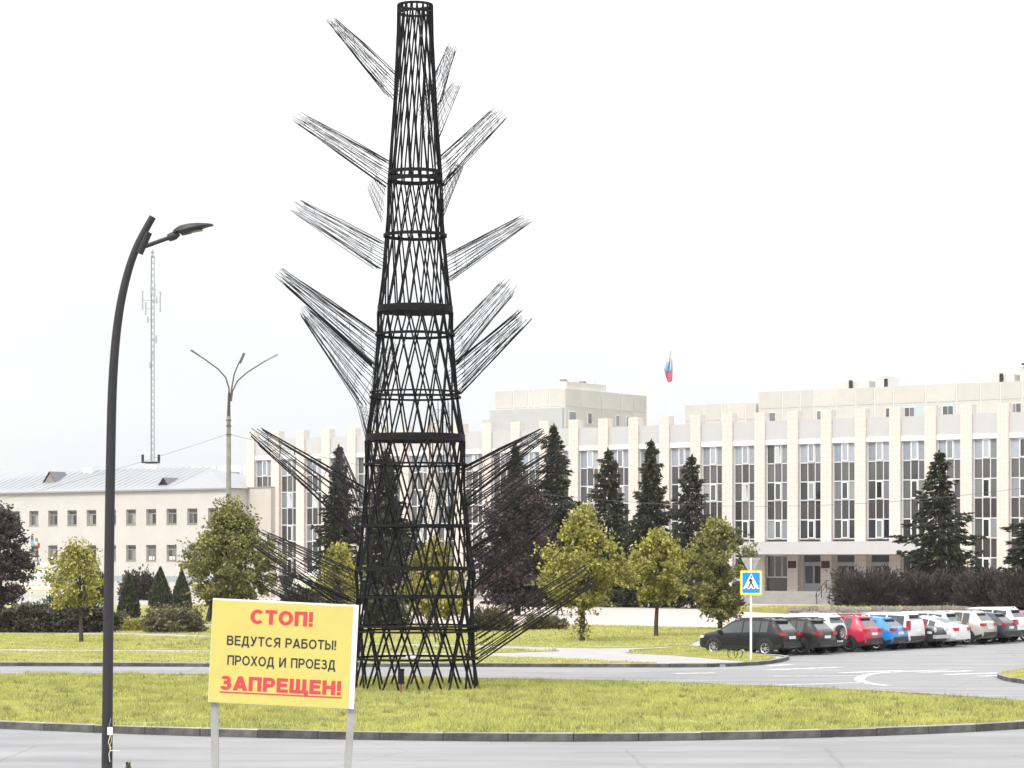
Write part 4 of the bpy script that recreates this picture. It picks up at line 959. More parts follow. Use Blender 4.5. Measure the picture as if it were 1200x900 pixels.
def bush(px_, ybase, xl, xr, ytop, m, label, nleaf, leaf, cat='bush', name='bush', spiky=0.0, cone=False, d=None, zb=.13, group=None, asp=.55, dep=.8):
    p = Vector(G(px_, ybase, zb)) if d is None else A(px_, 655, d).xy.to_3d() + Vector((0, 0, zb)); d = p.y; mpx = d / F
    e = empty(name, p, 0, label, cat, group); rx = (xr - xl) / 2 * mpx; hgt = H + (HOR - ytop) * mpx - zb; ph = RNG.uniform(0, 6.28, 4); n = nleaf
    if cone:
        t = RNG.uniform(0, 1, n) ** 1.25; a = RNG.uniform(0, 6.283, n); prof = np.interp(t, [0, .1, .35, .7, 1], [.75, .98, .92, .48, .03]) * (1 + .07 * np.sin(6 * a + ph[0] + 9 * t))
        q = RNG.uniform(.75, 1.02, n); c = np.stack([rx * prof * q * np.cos(a), rx * prof * q * np.sin(a), t * hgt], 1)
        dr = np.stack([np.cos(a) * .3, np.sin(a) * .3, np.ones(n)], 1); v = kites(c, leaf, asp, .2, dr)
    else:
        a = RNG.uniform(0, 6.283, n); el = np.arcsin(RNG.uniform(0, 1, n)); q = RNG.uniform(0, 1, n) ** .25 * lump(a, el * 2, ph) * (1 + spiky * RNG.normal(0, 1, n).clip(-1, 1.6))
        sh = np.sign(np.cos(el)) * np.abs(np.cos(el)) ** .6
        c = np.stack([rx * sh * np.cos(a) * q, rx * dep * sh * np.sin(a) * q, np.maximum(.03, hgt * np.sin(el) ** .8 * q * .93)], 1)
        dr = np.stack([np.cos(a) * np.cos(el), np.sin(a) * np.cos(el), np.sin(el) + .4], 1) if spiky else None
        v = kites(c, leaf, asp, .3, dr)
    np_mesh('leaves', v, 4, m, e); st = MB()
    for k in range(7):
        a = RNG.uniform(0, 6.28); r = RNG.uniform(.2, .7); st.tube([(.1 * math.cos(a), .1 * math.sin(a), -.1), (rx * r * .5 * math.cos(a), rx * r * .5 * math.sin(a), hgt * .4), (rx * r * math.cos(a) * (0 if cone else 1), rx * r * dep * math.sin(a) * (0 if cone else 1), hgt * .75)], [.04, .03, .012], 5)
    st.build('stems', M_bark, e, fix=False); return e
# purple barberry bushes behind the car park
for i, (x, xl, xr, yt, d, lb) in enumerate(((1018, 966, 1052, 667, 198, 'leftmost dark purple bush of the row, beside the entrance steps'), (1084, 1040, 1128, 672, 199, 'second dark purple bush of the row, below the broad spruce'),
                                            (1150, 1112, 1180, 670, 196, 'third dark purple bush of the row, before the pilaster'), (1206, 1166, 1248, 668, 194, 'dark purple bush at the right edge'))):
    bush(x, 0, xl, xr, yt, M_bar, lb, 15000, .16, spiky=.07, d=d, zb=.55, group='dark purple bushes behind the car park', asp=.28)
# raised bed with a low stone wall
bedw = [Vector((20.6, 190, 0)), Vector((47, 199, 0))]
bt = (bedw[1] - bedw[0]).normalized(); bn = Vector((-bt.y, bt.x, 0))
slab('planting_bed', [bedw[0] + bn * .35, bedw[1] + bn * .35, bedw[1] + bn * 14, bedw[0] + bn * 14], -.1, .5, M_soil, 'raised planting bed under the purple bushes')
lw = empty('low_wall', bedw[0], math.atan2(bt.y, bt.x), 'low wall of rough grey stone behind the parked cars', 'wall'); LW = (bedw[1] - bedw[0]).length
M_st = mat('rough_stone', (.34, .32, .29), .9, col2=(.17, .16, .145), scale=2.5, bump=.6, bscale=12, objrand=.25)
for r in range(2):
    x = 0
    while x < LW:
        w_ = random.uniform(.55, 1.1); ubox('stone', M_st, lw, x + .02, min(x + w_, LW) - .02, random.uniform(-.05, .03), .34, .32 * r, .32 * r + .30 + random.uniform(-.02, .02)); x += w_
grass('grass', [bedw[0] + bn * .35, bedw[1] + bn * .35, bedw[1] + bn * 6, bedw[0] + bn * 6], .5, 30, .2, .05, 'yellow green grass along the top of the low stone wall')
bush(954, 0, 948, 958, 711, M_lime, 'small lime green plant growing on the low stone wall', 500, .1, d=191, zb=.5, cat='plant', name='plant')
# left garden
bush(62, 740.5, -14, 134, 711, M_hed, 'long clipped dark hedge across the left garden', 16000, .10, cat='hedge', name='hedge', dep=.22, asp=.6)
bush(204, 741, 166, 238, 709, M_shr, 'round clipped brown green bush right of the street lamp', 8000, .08)
bush(151, 725, 138, 165, 675, M_thu, 'frontmost cone shaped conifer, nearest the street lamp', 4500, .11, cat='conifer', name='thuja', cone=True, group='cone shaped conifers', asp=.4)
bush(188, 713, 175, 203, 665, M_thu, 'tallest cone shaped conifer, middle one of the three', 4500, .12, cat='conifer', name='thuja', cone=True, group='cone shaped conifers', asp=.4)
bush(213, 713.5, 202, 226, 668, M_thu, 'cone shaped conifer beside the large olive tree', 4500, .12, cat='conifer', name='thuja', cone=True, group='cone shaped conifers', asp=.4)
bush(163, 703, 141, 185, 670, M_bar, 'dark purple round bush behind the conifers', 6000, .15, spiky=.06, group='purple bushes in the left garden')
bush(112, 706, 98, 128, 671, M_bar, 'dark purple bush behind the thin young tree', 4500, .15, spiky=.06, group='purple bushes in the left garden')
bush(151, 739, 132, 172, 724, M_lime, 'low lime green plants between the hedge and the round bush', 1600, .08, cat='plant', name='plant')
bush(40, 723, 8, 62, 706, M_shr, 'low spreading green shrub behind the hedge at the left', 3500, .11)
bush(82, 719, 50, 112, 698, M_thu, 'dark green low juniper behind the thin young tree', 4500, .11, spiky=.1)
bush(140, 736, 128, 150, 716, M_shr, 'small brownish shrub at the right end of the hedge', 1500, .08)
bush(352, 722, 328, 376, 686, M_thu, 'dark green shrub between the olive tree and the yellow tree', 4000, .12)
bush(372, 721, 357, 388, 695, M_shr, 'olive shrub under the bright yellow tree', 2500, .1)
bush(576, 739.5, 552, 601, 712, M_shr, 'grey green shrub beside the tower on the lawn', 4500, .09, spiky=.06)
bush(638, 738, 611, 661, 722, M_shr, 'low brown green shrub before the walking people', 4500, .08, spiky=.06)
bush(450, 735, 424, 474, 690, M_thu, 'dark shrub seen through the lower tower', 4500, .12)
bush(570, 0, 552, 590, 690, M_shr, 'shrub against the public building behind the purple tree', 2500, .13, d=262, zb=.1)
bush(150.5, 0, 146, 155, 889, mat('dry_grass', (.42, .34, .16), .8, island=.3), 'dry weed at the near kerb beside the street lamp', 60, .03, d=49.1, zb=.12, cat='weed', name='weed', spiky=.3, asp=.12)

# ---------------------------------------------------------------- parked cars
M_tyre = mat('tyre', (.018, .018, .019), .85); M_rim = mat('alloy', (.50, .50, .51), .35, metal=.7); M_rimd = mat('dark_alloy', (.10, .10, .105), .35, metal=.6)
M_trim = mat('black_plastic', (.022, .022, .023), .6); M_glass = mat('car_glass', (.025, .028, .03), .03, ior=1.8); M_gls2 = mat('car_glass_rear', (.06, .065, .07), .03, ior=2.0)
M_tail = mat('tail_light', (.40, .014, .028), .2, coat=.5); M_head = mat('head_light', (.6, .62, .64), .15, coat=.6); M_plate = mat('number_plate', (.72, .72, .72), .5); M_amber = mat('amber_lamp', (.7, .2, .03), .3)
M_chr = mat('silver_trim', (.55, .55, .56), .35, metal=.5)
def paint(name, col, metal=.0):
    dk = max(col) < .1
    return mat('paint_' + name, col, .3, coat=.35 if dk else .5, spec=.2 if dk else .5, metal=metal, var=.12, scale=1.5)
def smooth_arr(v, k=2):
    v = np.array(v, float)
    for _ in range(k): w = v.copy(); w[1:-1] = .25 * v[:-2] + .5 * v[1:-1] + .25 * v[2:]; v = w
    return v
_wheel = {}
def wheel(parent, x, y, r, side, rimm, name='wheel', axis='y', spokes=7):
    w = empty(name, (x, y, r)); w.parent = parent; k = (r, side, rimm.name, spokes)
    if k not in _wheel:
        s = side; h = .1
        ty = MB().lathe([(r * .62, -h), (r * .93, -h), (r, -h * .7), (r, h * .7), (r * .93, h), (r * .64, h), (r * .62, h * .6), (r * .62, -h)], 28, 'y')
        me = bpy.data.meshes.new('tyre'); me.from_pydata(ty.v, [], ty.f); me.materials.append(M_tyre); me.shade_smooth(); me.set_sharp_from_angle(angle=R(35))
        rm = MB().lathe([(r * .54, s * h * .75), (r * .63, s * h * .98), (r * .63, s * h * .5), (r * .54, s * h * .3)], 28, 'y', closed=True)
        rm.lathe([(0, s * h * .75), (r * .15, s * h * .72), (r * .17, s * h * .4)], 14, 'y')
        for j in range(spokes):
            a = 2 * math.pi * j / spokes; c, sn = math.cos(a), math.sin(a)
            rm.obox((c * r * .35, s * h * .6, sn * r * .35), (c * r * .22, 0, sn * r * .22), (-sn * r * .055, 0, c * r * .055), (0, h * .1, 0))
        mr = bpy.data.meshes.new('rim'); mr.from_pydata(rm.v, [], rm.f); mr.materials.append(rimm)
        db = MB().lathe([(0, s * h * .2), (r * .62, s * h * .2)], 20, 'y'); md_ = bpy.data.meshes.new('hub_shade'); md_.from_pydata(db.v, [], db.f); md_.materials.append(M_dark)  # flat dark disc painted for the shade behind the spokes
        _wheel[k] = (me, mr, md_)
    for nm, m in zip(('tyre', 'rim', 'hub_shadow'), _wheel[k]):
        link(nm if nm != 'hub_shadow' else 'hub_shade', m, w)
    return w

PROF = {
 'suv': dict(L=4.27, W=.89, top=[(0, .84, .72), (.04, 1.0, .74), (.12, 1.08, .74), (.50, 1.49, .60), (.60, 1.585, .60), (1.3, 1.64, .63), (2.1, 1.63, .63), (2.55, 1.54, .60), (3.3, 1.10, .70), (3.45, 1.06, .74), (4.0, .96, .74), (4.2, .84, .70), (4.27, .66, .64)],
             belt=[(0, .98), (1, 1.02), (2.4, .98), (4.27, .86)], rw=(.13, .50), ws=(2.62, 3.27), win=[(.78, 1.12), (1.17, 1.98), (2.04, 3.12)], wh=.345, wb=2.59, ro=.83, tl=(.96, .46, .83, .07), rail=True),
 'hatch': dict(L=4.2, W=.88, top=[(0, .80, .72), (.05, .98, .74), (.16, 1.07, .74), (.62, 1.42, .58), (.72, 1.50, .58), (1.5, 1.545, .62), (2.1, 1.53, .62), (2.55, 1.44, .59), (3.25, 1.04, .70), (3.42, 1.0, .74), (3.95, .9, .73), (4.13, .8, .7), (4.2, .62, .62)],
               belt=[(0, 1.0), (1, 1.0), (2.4, .95), (4.2, .82)], rw=(.18, .62), ws=(2.6, 3.22), win=[(.9, 1.15), (1.2, 1.98), (2.04, 3.1)], wh=.33, wb=2.6, ro=.78, tl=(.98, .36, .82, .06), rail=False),
 'van': dict(L=4.47, W=.875, top=[(0, .85, .76), (.02, 1.1, .76), (.05, 1.25, .74), (.22, 1.60, .68), (.32, 1.665, .66), (1.3, 1.70, .66), (2.3, 1.68, .65), (2.75, 1.56, .62), (3.5, 1.10, .70), (3.65, 1.06, .74), (4.2, .95, .74), (4.4, .84, .7), (4.47, .64, .62)],
             belt=[(0, 1.05), (2.4, 1.02), (4.47, .86)], rw=(.07, .21), ws=(2.82, 3.46), win=[(.34, 1.2), (1.3, 2.15), (2.22, 3.3)], wh=.315, wb=2.9, ro=.72, tl=(1.12, .72, .85, .22), rail=True),
 'sedan': dict(L=4.65, W=.88, top=[(0, .82, .72), (.05, .98, .74), (.14, 1.04, .72), (.55, 1.10, .70), (1.25, 1.36, .60), (1.6, 1.44, .58), (2.2, 1.47, .60), (2.7, 1.40, .58), (3.5, 1.0, .70), (3.7, .96, .74), (4.35, .86, .73), (4.58, .76, .7), (4.65, .6, .6)],
               belt=[(0, .94), (1, .98), (2.5, .94), (4.65, .8)], rw=(.62, 1.3), ws=(2.78, 3.45), win=[(1.1, 1.45), (1.5, 2.25), (2.31, 3.3)], wh=.32, wb=2.66, ro=.97, tl=(.86, .46, .82, .08), rail=False),
 'box': dict(L=3.95, W=.87, top=[(0, .86, .74), (.02, 1.1, .74), (.06, 1.2, .72), (.2, 1.60, .66), (.3, 1.69, .65), (1.3, 1.73, .66), (2.2, 1.71, .65), (2.45, 1.63, .63), (2.85, 1.2, .68), (2.98, 1.13, .76), (3.7, 1.06, .76), (3.88, .95, .74), (3.95, .72, .68)],
             belt=[(0, 1.08), (2.4, 1.05), (3.95, .98)], rw=(.07, .2), ws=(2.46, 2.84), win=[(.4, 1.2), (1.3, 2.5)], wh=.36, wb=2.45, ro=.76, tl=(.72, .62, .82, .07), rail=True),
 'wagon': dict(L=4.7, W=.90, top=[(0, .86, .74), (.04, 1.02, .74), (.1, 1.12, .74), (.38, 1.50, .64), (.48, 1.60, .63), (1.4, 1.66, .65), (2.4, 1.64, .65), (2.9, 1.53, .62), (3.65, 1.1, .7), (3.85, 1.05, .75), (4.4, .95, .74), (4.62, .84, .7), (4.7, .64, .6)],
               belt=[(0, 1.0), (2.4, 1.0), (4.7, .86)], rw=(.11, .38), ws=(2.96, 3.6), win=[(.55, 1.25), (1.32, 2.2), (2.27, 3.45)], wh=.345, wb=2.75, ro=.9, tl=(1.0, .52, .83, .09), rail=True)}
UH = -U
def car(x, y, kind, pm_, label, name='parked_car', cat='car', rim=None, heading=UH, trim_arch=True, spare=False, hscale=1.0, ref='rear', lower=None, round_lamps=False, clad=True):
    P = PROF[kind]; Lc, W = P['L'], P['W']; ro = P['ro']; wh = P['wh']; yaw = math.atan2(heading.y, heading.x); lft = Vector((-heading.y, heading.x, 0))
    g = Vector(G(x, y)); org = g - lft * (W - .1)
    e = empty(name, org, yaw, label, cat, 'cars parked in the car park')
    xs = np.linspace(0, Lc, 73); xs = np.sort(np.concatenate([xs, [.01, .02, .03, .05, Lc - .01, Lc - .03]]))
    top = smooth_arr(np.interp(xs, [p[0] for p in P['top']], [p[1] for p in P['top']])) * hscale; rw = smooth_arr(np.interp(xs, [p[0] for p in P['top']], [p[2] for p in P['top']]))
    hw = smooth_arr(np.interp(xs, [0, .06, .35, .9, Lc - 1, Lc - .4, Lc - .06, Lc], [W - .12, W - .06, W - .015, W, W, W - .04, W - .16, W - .22]))
    zb = smooth_arr(np.interp(xs, [0, .15, .4, Lc - .5, Lc - .1, Lc], [.42, .34, .27, .27, .32, .38])); belt = np.minimum(np.interp(xs, [p[0] for p in P['belt']], [p[1] for p in P['belt']]) * hscale, top - .055)
    T = lambda q: np.interp(q, xs, top); RW = lambda q: np.interp(q, xs, rw); HW = lambda q: np.interp(q, xs, hw); BT = lambda q: np.interp(q, xs, belt); ZB = lambda q: np.interp(q, xs, zb)
    def side_y(q, z):                          # half width of the flank at height z
        b, t, w, r, zb_ = BT(q), T(q) - .05, HW(q), RW(q), ZB(q)
        zz_ = [zb_, zb_ + .05, zb_ + .16, zb_ + .5 * (b - zb_), b - .1, b, t]; yy = [w * .95, w * .975, w, w * 1.005, w * .992, w * .965, min(r, w * .93)]
        o_ = np.argsort(zz_); return float(np.interp(z, np.array(zz_)[o_], np.array(yy)[o_]))
    m = MB(); NP = 0; rings = []
    for i, q in enumerate(xs):
        b, t, zb_ = BT(q), T(q), ZB(q); r = min(RW(q), HW(q) * .93); ring_ = [(0, zb_), (HW(q) * .9, zb_)]
        for z in (zb_ + .05, zb_ + .16, zb_ + .35 * (b - zb_), zb_ + .7 * (b - zb_), b - .1 if b - .1 > zb_ + .2 else b - .02, b): ring_.append((side_y(q, z), z))
        for f in (.33, .66, 1): z = b + (t - .05 - b) * f; ring_.append((side_y(q, z), z))
        ring_ += [(r * .95, t - .018), (r * .8, t - .004), (r * .4, t + .008), (0, t + .012)]
        rings.append(ring_)
    nr = len(rings[0]); full = [[(q - ro, yv, zv) for yv, zv in rg] + [(q - ro, -yv, zv) for yv, zv in rg[-2:0:-1]] for q, rg in zip(xs, rings)]; k = len(full[0])
    m.add([v for rg in full for v in rg], [(i * k + j, (i + 1) * k + j, (i + 1) * k + (j + 1) % k, i * k + (j + 1) % k) for i in range(len(xs) - 1) for j in range(k)] + [tuple(range(k)), tuple(range((len(xs) - 1) * k, len(xs) * k))])
    body = m.build('body', pm_, e, smooth=True, angle=50)
    def flank(name, qa, qb, zlo, zhi, mt, parent, proud=.006, n=14, sides=(1, -1), minh=.03):
        for s in sides:
            pv = []
            for q in np.linspace(qa, qb, n):
                a, b = zlo(q), zhi(q)
                if b - a < minh: continue
                pv.append([(q - ro, s * (side_y(q, a + (b - a) * f) + proud), a + (b - a) * f) for f in (0, .5, 1)])
            if len(pv) > 1:
                mm_ = MB().add([v for c in pv for v in c], [(i * 3 + j, (i + 1) * 3 + j, (i + 1) * 3 + j + 1, i * 3 + j + 1) for i in range(len(pv) - 1) for j in range(2)]); mm_.build(name, mt, parent, smooth=True)
    for qa, qb in P['win']: flank('side_window', qa, qb, lambda q: BT(q) + .025, lambda q: T(q) - .115, M_glass, e)
    flank('window_trim', P['win'][0][0] - .03, P['win'][-1][1] + .03, lambda q: BT(q) - .0, lambda q: BT(q) + .02, M_trim, e, .008, 20, minh=.01)
    def deck(name, qa, qb, s1, mt, proud=.012, n=10):
        pv = [[(q - ro, s * s1 * min(RW(q), HW(q) * .93), T(q) + proud - .012 * abs(s) ** 2) for s in (-1, -.5, 0, .5, 1)] for q in np.linspace(qa, qb, n)]
        MB().add([v for c in pv for v in c], [(i * 5 + j, i * 5 + j + 1, (i + 1) * 5 + j + 1, (i + 1) * 5 + j) for i in range(n - 1) for j in range(4)]).build(name, mt, e, smooth=True)
    deck('rear_window', P['rw'][0] + .03, P['rw'][1] - .03, .86, M_gls2, .014); deck('windscreen', *P['ws'], .9, M_glass, .016)
    if kind != 'sedan': MB().box(P['rw'][1] - .14 - ro, P['rw'][1] + .1 - ro, -.52, .52, T(P['rw'][1]) + .0, T(P['rw'][1]) + .05).build('spoiler', pm_ if kind in ('suv', 'hatch') else M_trim, e)
    if clad:
        flank('sill_cladding', .06, Lc - .08, lambda q: ZB(q) + .005, lambda q: ZB(q) + .17, lower or M_trim, e, .012, 24)
        MB().box(-ro - .035, -ro + .05, -W + .17, W - .17, .36, .62).build('rear_bumper', lower or M_trim, e)
        MB().box(-ro - .045, -ro - .036, -.33, .33, .37, .42).build('skid_plate', M_rimd, e)
    else: MB().box(-ro - .035, -ro + .05, -W + .15, W - .15, .38, .66).build('rear_bumper', pm_, e)
    for q in (0, P['wb']):
        for s in (1, -1):
            a_ = MB(); ra, rb_ = wh * 1.06, wh * 1.26 if trim_arch else wh * 1.12; n = 18; yv = lambda xx, z_: s * (side_y(min(max(xx + q + ro, .03), Lc - .03), max(z_, .3)) + .014)
            vs = []; fs = []
            for j in range(n + 1):
                an = R(-18 + 216 * j / n)
                for rr in (0, ra, ra, rb_):
                    xx, z_ = rr * math.cos(an), wh + rr * math.sin(an); vs.append((xx + q, yv(xx, z_), z_))
            fs = [(j * 4 + 2, j * 4 + 3, (j + 1) * 4 + 3, (j + 1) * 4 + 2) for j in range(n)]; fd = [(j * 4 + 0, j * 4 + 1, (j + 1) * 4 + 1) for j in range(n)]
            MB().add(vs, fs).build('wheel_arch', M_trim if trim_arch else pm_, e); MB().add([(v[0], v[1] - s * .004, v[2]) for v in vs], fd).build('arch_well_shade', M_dark, e)  # no cutout: flat dark disc stands for the shade in the wheel well
            wheel(e, q, s * (W - .07), wh, s, rim or M_rim)
    z0_, y0_, y1_, hh_ = P['tl']; z0_ *= hscale
    for s in (1, -1):
        a, b = sorted((s * y0_, s * y1_)); q_ = .02 if kind in ('van', 'box') else .0
        MB().box(-ro - .025 + q_, -ro + .17, a, b, z0_ - hh_, z0_ + hh_).build('tail_light', M_tail, e); 
        MB().box(Lc - ro - .42, Lc - ro - .10, s * .52 if s > 0 else -.80, .80 if s > 0 else -.52, .74 * hscale, .86 * hscale).build('headlight', M_head, e)
        if not round_lamps: MB().box(-ro - .03, -ro + .04, a + (.05 if s > 0 else .1), b - .1, .55, .62).build('reflector', M_tail, e)
        qm = P['ws'][1] - .18; ym = s * (side_y(qm, BT(qm) + .06) + .1)
        mir = MB().obox((qm - ro, ym, BT(qm) + .09), (.06, 0, 0), (0, .1, 0), (0, 0, .07)).build('mirror', pm_, e)
        if P['rail']: MB().tube([(P['rw'][1] + .2 - ro, s * .56, T(P['rw'][1] + .25) + .0), (P['rw'][1] + .3 - ro, s * .57, T(P['rw'][1] + .3) + .05), (P['ws'][0] - .2 - ro, s * .56, T(P['ws'][0] - .2) + .05), (P['ws'][0] - .1 - ro, s * .55, T(P['ws'][0] - .1))], .022, 6).build('roof_rail', M_chr if kind in ('box', 'van', 'wagon') else M_trim, e)
        for w_ in P['win'][-2:]:
            q = w_[0] + .12; zz_ = BT(q) - .1; MB().obox((q - ro, s * (side_y(q, zz_) + .015), zz_), (.09, 0, 0), (0, .014, 0), (0, 0, .018)).build('door_handle', pm_, e)
        for w_ in P['win'][-2:]:
            q = w_[0] - .03
            flank('door_seam', q - .008, q + .008, lambda q: ZB(q) + .17, lambda q: BT(q) - .01, M_dark, e, .003, 2, (s,))
    pz = .80 * hscale if kind not in ('sedan', 'box') else .55
    MB().box(-ro - .03 - (.02 if kind in ('sedan', 'box') else 0), -ro + .02, -.26, .26, pz - .06, pz + .06).build('number_plate', M_plate, e)
    MB().box(Lc - ro - .1, Lc - ro + .012, -.45, .45, .56, .7).build('grille', M_trim, e)
    MB().obox((P['rw'][1] + .25 - ro, 0, T(P['rw'][1] + .25) + .035), (.09, 0, 0), (0, .012, 0), (-.03, 0, .03)).build('aerial_fin', pm_, e)
    if spare:
        wq = wheel(e, 0, 0, .34, 1, M_rim, 'spare_wheel'); wq.location = (-ro - .12, .12, .92); wq.rotation_euler = (0, 0, R(90))
    if round_lamps:
        for s in (1, -1):
            MB().lathe([(0, .02), (.1, .015), (.115, 0), (.115, -.05)], 16, 'x', (Lc - ro + .0, s * .56, .86)).build('round_headlight', M_head, e); MB().box(Lc - ro - .05, Lc - ro - .0, s * .74 - .06, s * .74 + .06, .84, .9).build('indicator', M_amber, e)
        MB().box(Lc - ro - .02, Lc - ro + .12, -.8, .8, .46, .62).build('front_bumper', M_chr, e)
    return e
B0 = Vector(G(898, 769))
def slot(v, u):
    p = B0 + V * v + U * u; return 600 + F * p.x / p.y, HOR + F * H / p.y
blackp = paint('black', (.012, .012, .014)); car(*slot(0, 0), 'suv', blackp, 'black crossover parked first in the row beside the crossing sign', rim=M_rim)
car(*slot(2.25, .50), 'suv', paint('graphite', (.030, .027, .025), .2), 'dark brown grey crossover second in the row, next to the black one', rim=M_rimd, hscale=.98)
car(*slot(4.30, .05), 'box', paint('white_a', (.70, .71, .72)), 'white off-road car with a spare wheel on its tailgate', spare=True, lower=M_trim)
car(*slot(6.55, .55), 'suv', paint('red', (.46, .018, .055)), 'red crossover with dark wheels', rim=M_rimd, hscale=1.02)
car(*slot(8.85, .75), 'hatch', paint('blue', (.015, .22, .56)), 'bright blue hatchback between the red and white cars', rim=M_rim)
car(*slot(11.0, .60), 'van', paint('white_b', (.74, .74, .74)), 'white tall estate car with upright tail lights', rim=M_rimd)
fr_ = slot(14.4, 1.0); hx = Vector(G(*fr_)) - U * 2.6
p_ = hx - V * .0; car(600 + F * p_.x / p_.y, HOR + F * H / p_.y, 'box', paint('dark_teal', (.02, .026, .03)), 'dark off-road car facing outward with a round headlight', heading=U, round_lamps=True, rim=M_rimd, hscale=.93)
car(*slot(14.75, .85), 'sedan', paint('white_c', (.72, .72, .72)), 'white saloon car with a sloping tail', rim=M_rim, clad=False, trim_arch=False)
car(*slot(16.75, -.3), 'wagon', paint('silver', (.42, .43, .44), .3), 'silver estate car behind the white saloon', rim=M_rim, trim_arch=False)
car(*slot(18.7, .55), 'suv', paint('beige', (.48, .46, .40), .2), 'beige crossover with bright alloy wheels', rim=M_rim, hscale=1.03)
car(*slot(20.8, .75), 'hatch', paint('steel_blue', (.055, .065, .08), .3), 'dark blue grey hatchback right of the beige car', rim=M_rim, trim_arch=False)
car(*slot(23.0, .2), 'wagon', paint('white_d', (.74, .74, .74)), 'large white car second from the right end of the row', rim=M_rim, trim_arch=False, hscale=1.06)
car(*slot(25.4, .6), 'hatch', paint('red_b', (.5, .05, .06)), 'pale red car at the right edge', rim=M_rim)

# ---------------------------------------------------------------- people walking on the plaza
def person(px_, ybase, yaw, label, top_m, leg_m, hgt=1.75, stride=.22, group='people walking on the plaza'):
    p = Vector(G(px_, ybase, .12)); e = empty('person', p, yaw, label, 'person', group); s = hgt / 1.75
    J = {'pel': (0, 0, .95, .14, .11), 'waist': (0, 0, 1.1, .14, .10), 'chest': (0, 0, 1.32, .17, .115), 'neck0': (0, 0, 1.47, .09, .07), 'neck1': (.01, 0, 1.54, .055, .055)}
    E_ = [('pel', 'waist'), ('waist', 'chest'), ('chest', 'neck0'), ('neck0', 'neck1')]
    for sd_, sg_ in (('l', 1), ('r', -1)):
        f = stride * sg_
        J.update({'hip' + sd_: (0, .1 * sg_, .9, .095, .095), 'knee' + sd_: (f * .6 + .05, .1 * sg_, .5, .065, .065), 'ank' + sd_: (f, .1 * sg_, .1, .045, .045), 'toe' + sd_: (f + .17, .11 * sg_, .04, .035, .03),
                  'sh' + sd_: (0, .18 * sg_, 1.42, .065, .06), 'elb' + sd_: (-f * .5, .25 * sg_, 1.13, .048, .045), 'wri' + sd_: (-f * .9 + .06, .25 * sg_, .9, .032, .03), 'palm' + sd_: (-f * .9 + .08, .245 * sg_, .83, .035, .02)})
        E_ += [('pel', 'hip' + sd_), ('hip' + sd_, 'knee' + sd_), ('knee' + sd_, 'ank' + sd_), ('ank' + sd_, 'toe' + sd_), ('chest', 'sh' + sd_), ('sh' + sd_, 'elb' + sd_), ('elb' + sd_, 'wri' + sd_), ('wri' + sd_, 'palm' + sd_)]
        for k, (dx, dz) in enumerate(((.035, -.075), (.012, -.085), (-.012, -.08), (-.033, -.065), (.055, -.01))):
            J['f%d%s' % (k, sd_)] = (-f * .9 + .085 + dx, .24 * sg_, .82 + dz, .009, .009); E_.append(('palm' + sd_, 'f%d%s' % (k, sd_)))
    names = list(J); me = bpy.data.meshes.new('body'); me.from_pydata([[c * s for c in J[n][:3]] for n in names], [(names.index(a), names.index(b)) for a, b in E_], [])
    o = link('body', me, e); o.modifiers.new('skin', 'SKIN'); 
    for n, v in zip(names, me.skin_vertices[0].data): v.radius = (J[n][3] * s, J[n][4] * s); v.use_root = n == 'pel'
    sb = o.modifiers.new('sub', 'SUBSURF'); sb.levels = 2; sb.render_levels = 2; bpy.context.view_layer.update()
    m2 = bpy.data.meshes.new_from_object(o.evaluated_get(bpy.context.evaluated_depsgraph_get())); o.modifiers.clear(); o.data = m2; m2.materials.clear()
    skin = mat('skin', (.42, .26, .19), .6)
    for m_ in (leg_m, top_m, skin, M_trim): m2.materials.append(m_)
    for pl in m2.polygons:
        c = pl.center; z = c.z / s; pl.material_index = 3 if z < .09 else (2 if (abs(c.y) > .19 * s and z < .9) or z > 1.5 else (1 if z > .93 else 0)); pl.use_smooth = True
    hd_ = MB().lathe([(0, -.115), (.045, -.11), (.07, -.06), (.078, 0), (.08, .05), (.06, .095), (0, .115)], 16); hd_.v = [(x * 1.15 + .02 + (.02 if z > -.08 else 0), y, z + 1.64) for x, y, z in hd_.v]
    h = MB().add([(a * s, b * s, c * s) for a, b, c in hd_.v], hd_.f).build('head', skin, e, smooth=True)
    MB().obox((.125 * s, 0, 1.635 * s), (.015, 0, 0), (0, .013, 0), (0, 0, .022)).build('nose', skin, h)
    for q in (1, -1):
        MB().obox((.118 * s, .03 * q, 1.665 * s), (.006, 0, 0), (0, .012, 0), (0, 0, .006)).build('eye', M_dark, h); MB().obox((.035 * s, .082 * q, 1.645 * s), (.018, 0, 0), (0, .006, 0), (0, 0, .03)).build('ear', skin, h)
    MB().obox((.116 * s, 0, 1.59 * s), (.006, 0, 0), (0, .022, 0), (0, 0, .005)).build('mouth', mat('lips', (.3, .12, .1), .6), h)
    hr = MB().lathe([(.088, -.02), (.093, .03), (.085, .075), (.055, .115), (0, .13)], 16); MB().add([((x * 1.18 + .022) * s, y * s, (z + 1.645) * s) for x, y, z in hr.v], hr.f).build('hair', mat('dark_hair', (.03, .022, .018), .6), e, smooth=True)
    return e
M_jk = mat('black_cloth', (.018, .018, .02), .9); M_jk2 = mat('navy_cloth', (.035, .04, .055), .9); M_jeans = mat('grey_jeans', (.12, .14, .18), .9)
person(656.5, 721.5, R(205), 'person in black clothes walking behind the low shrub', M_jk, mat('black_trousers', (.015, .015, .017), .9), 1.75, .26)
person(632, 720, R(190), 'person in dark jacket and grey jeans beside the purple tree', M_jk2, M_jeans, 1.72, .12)

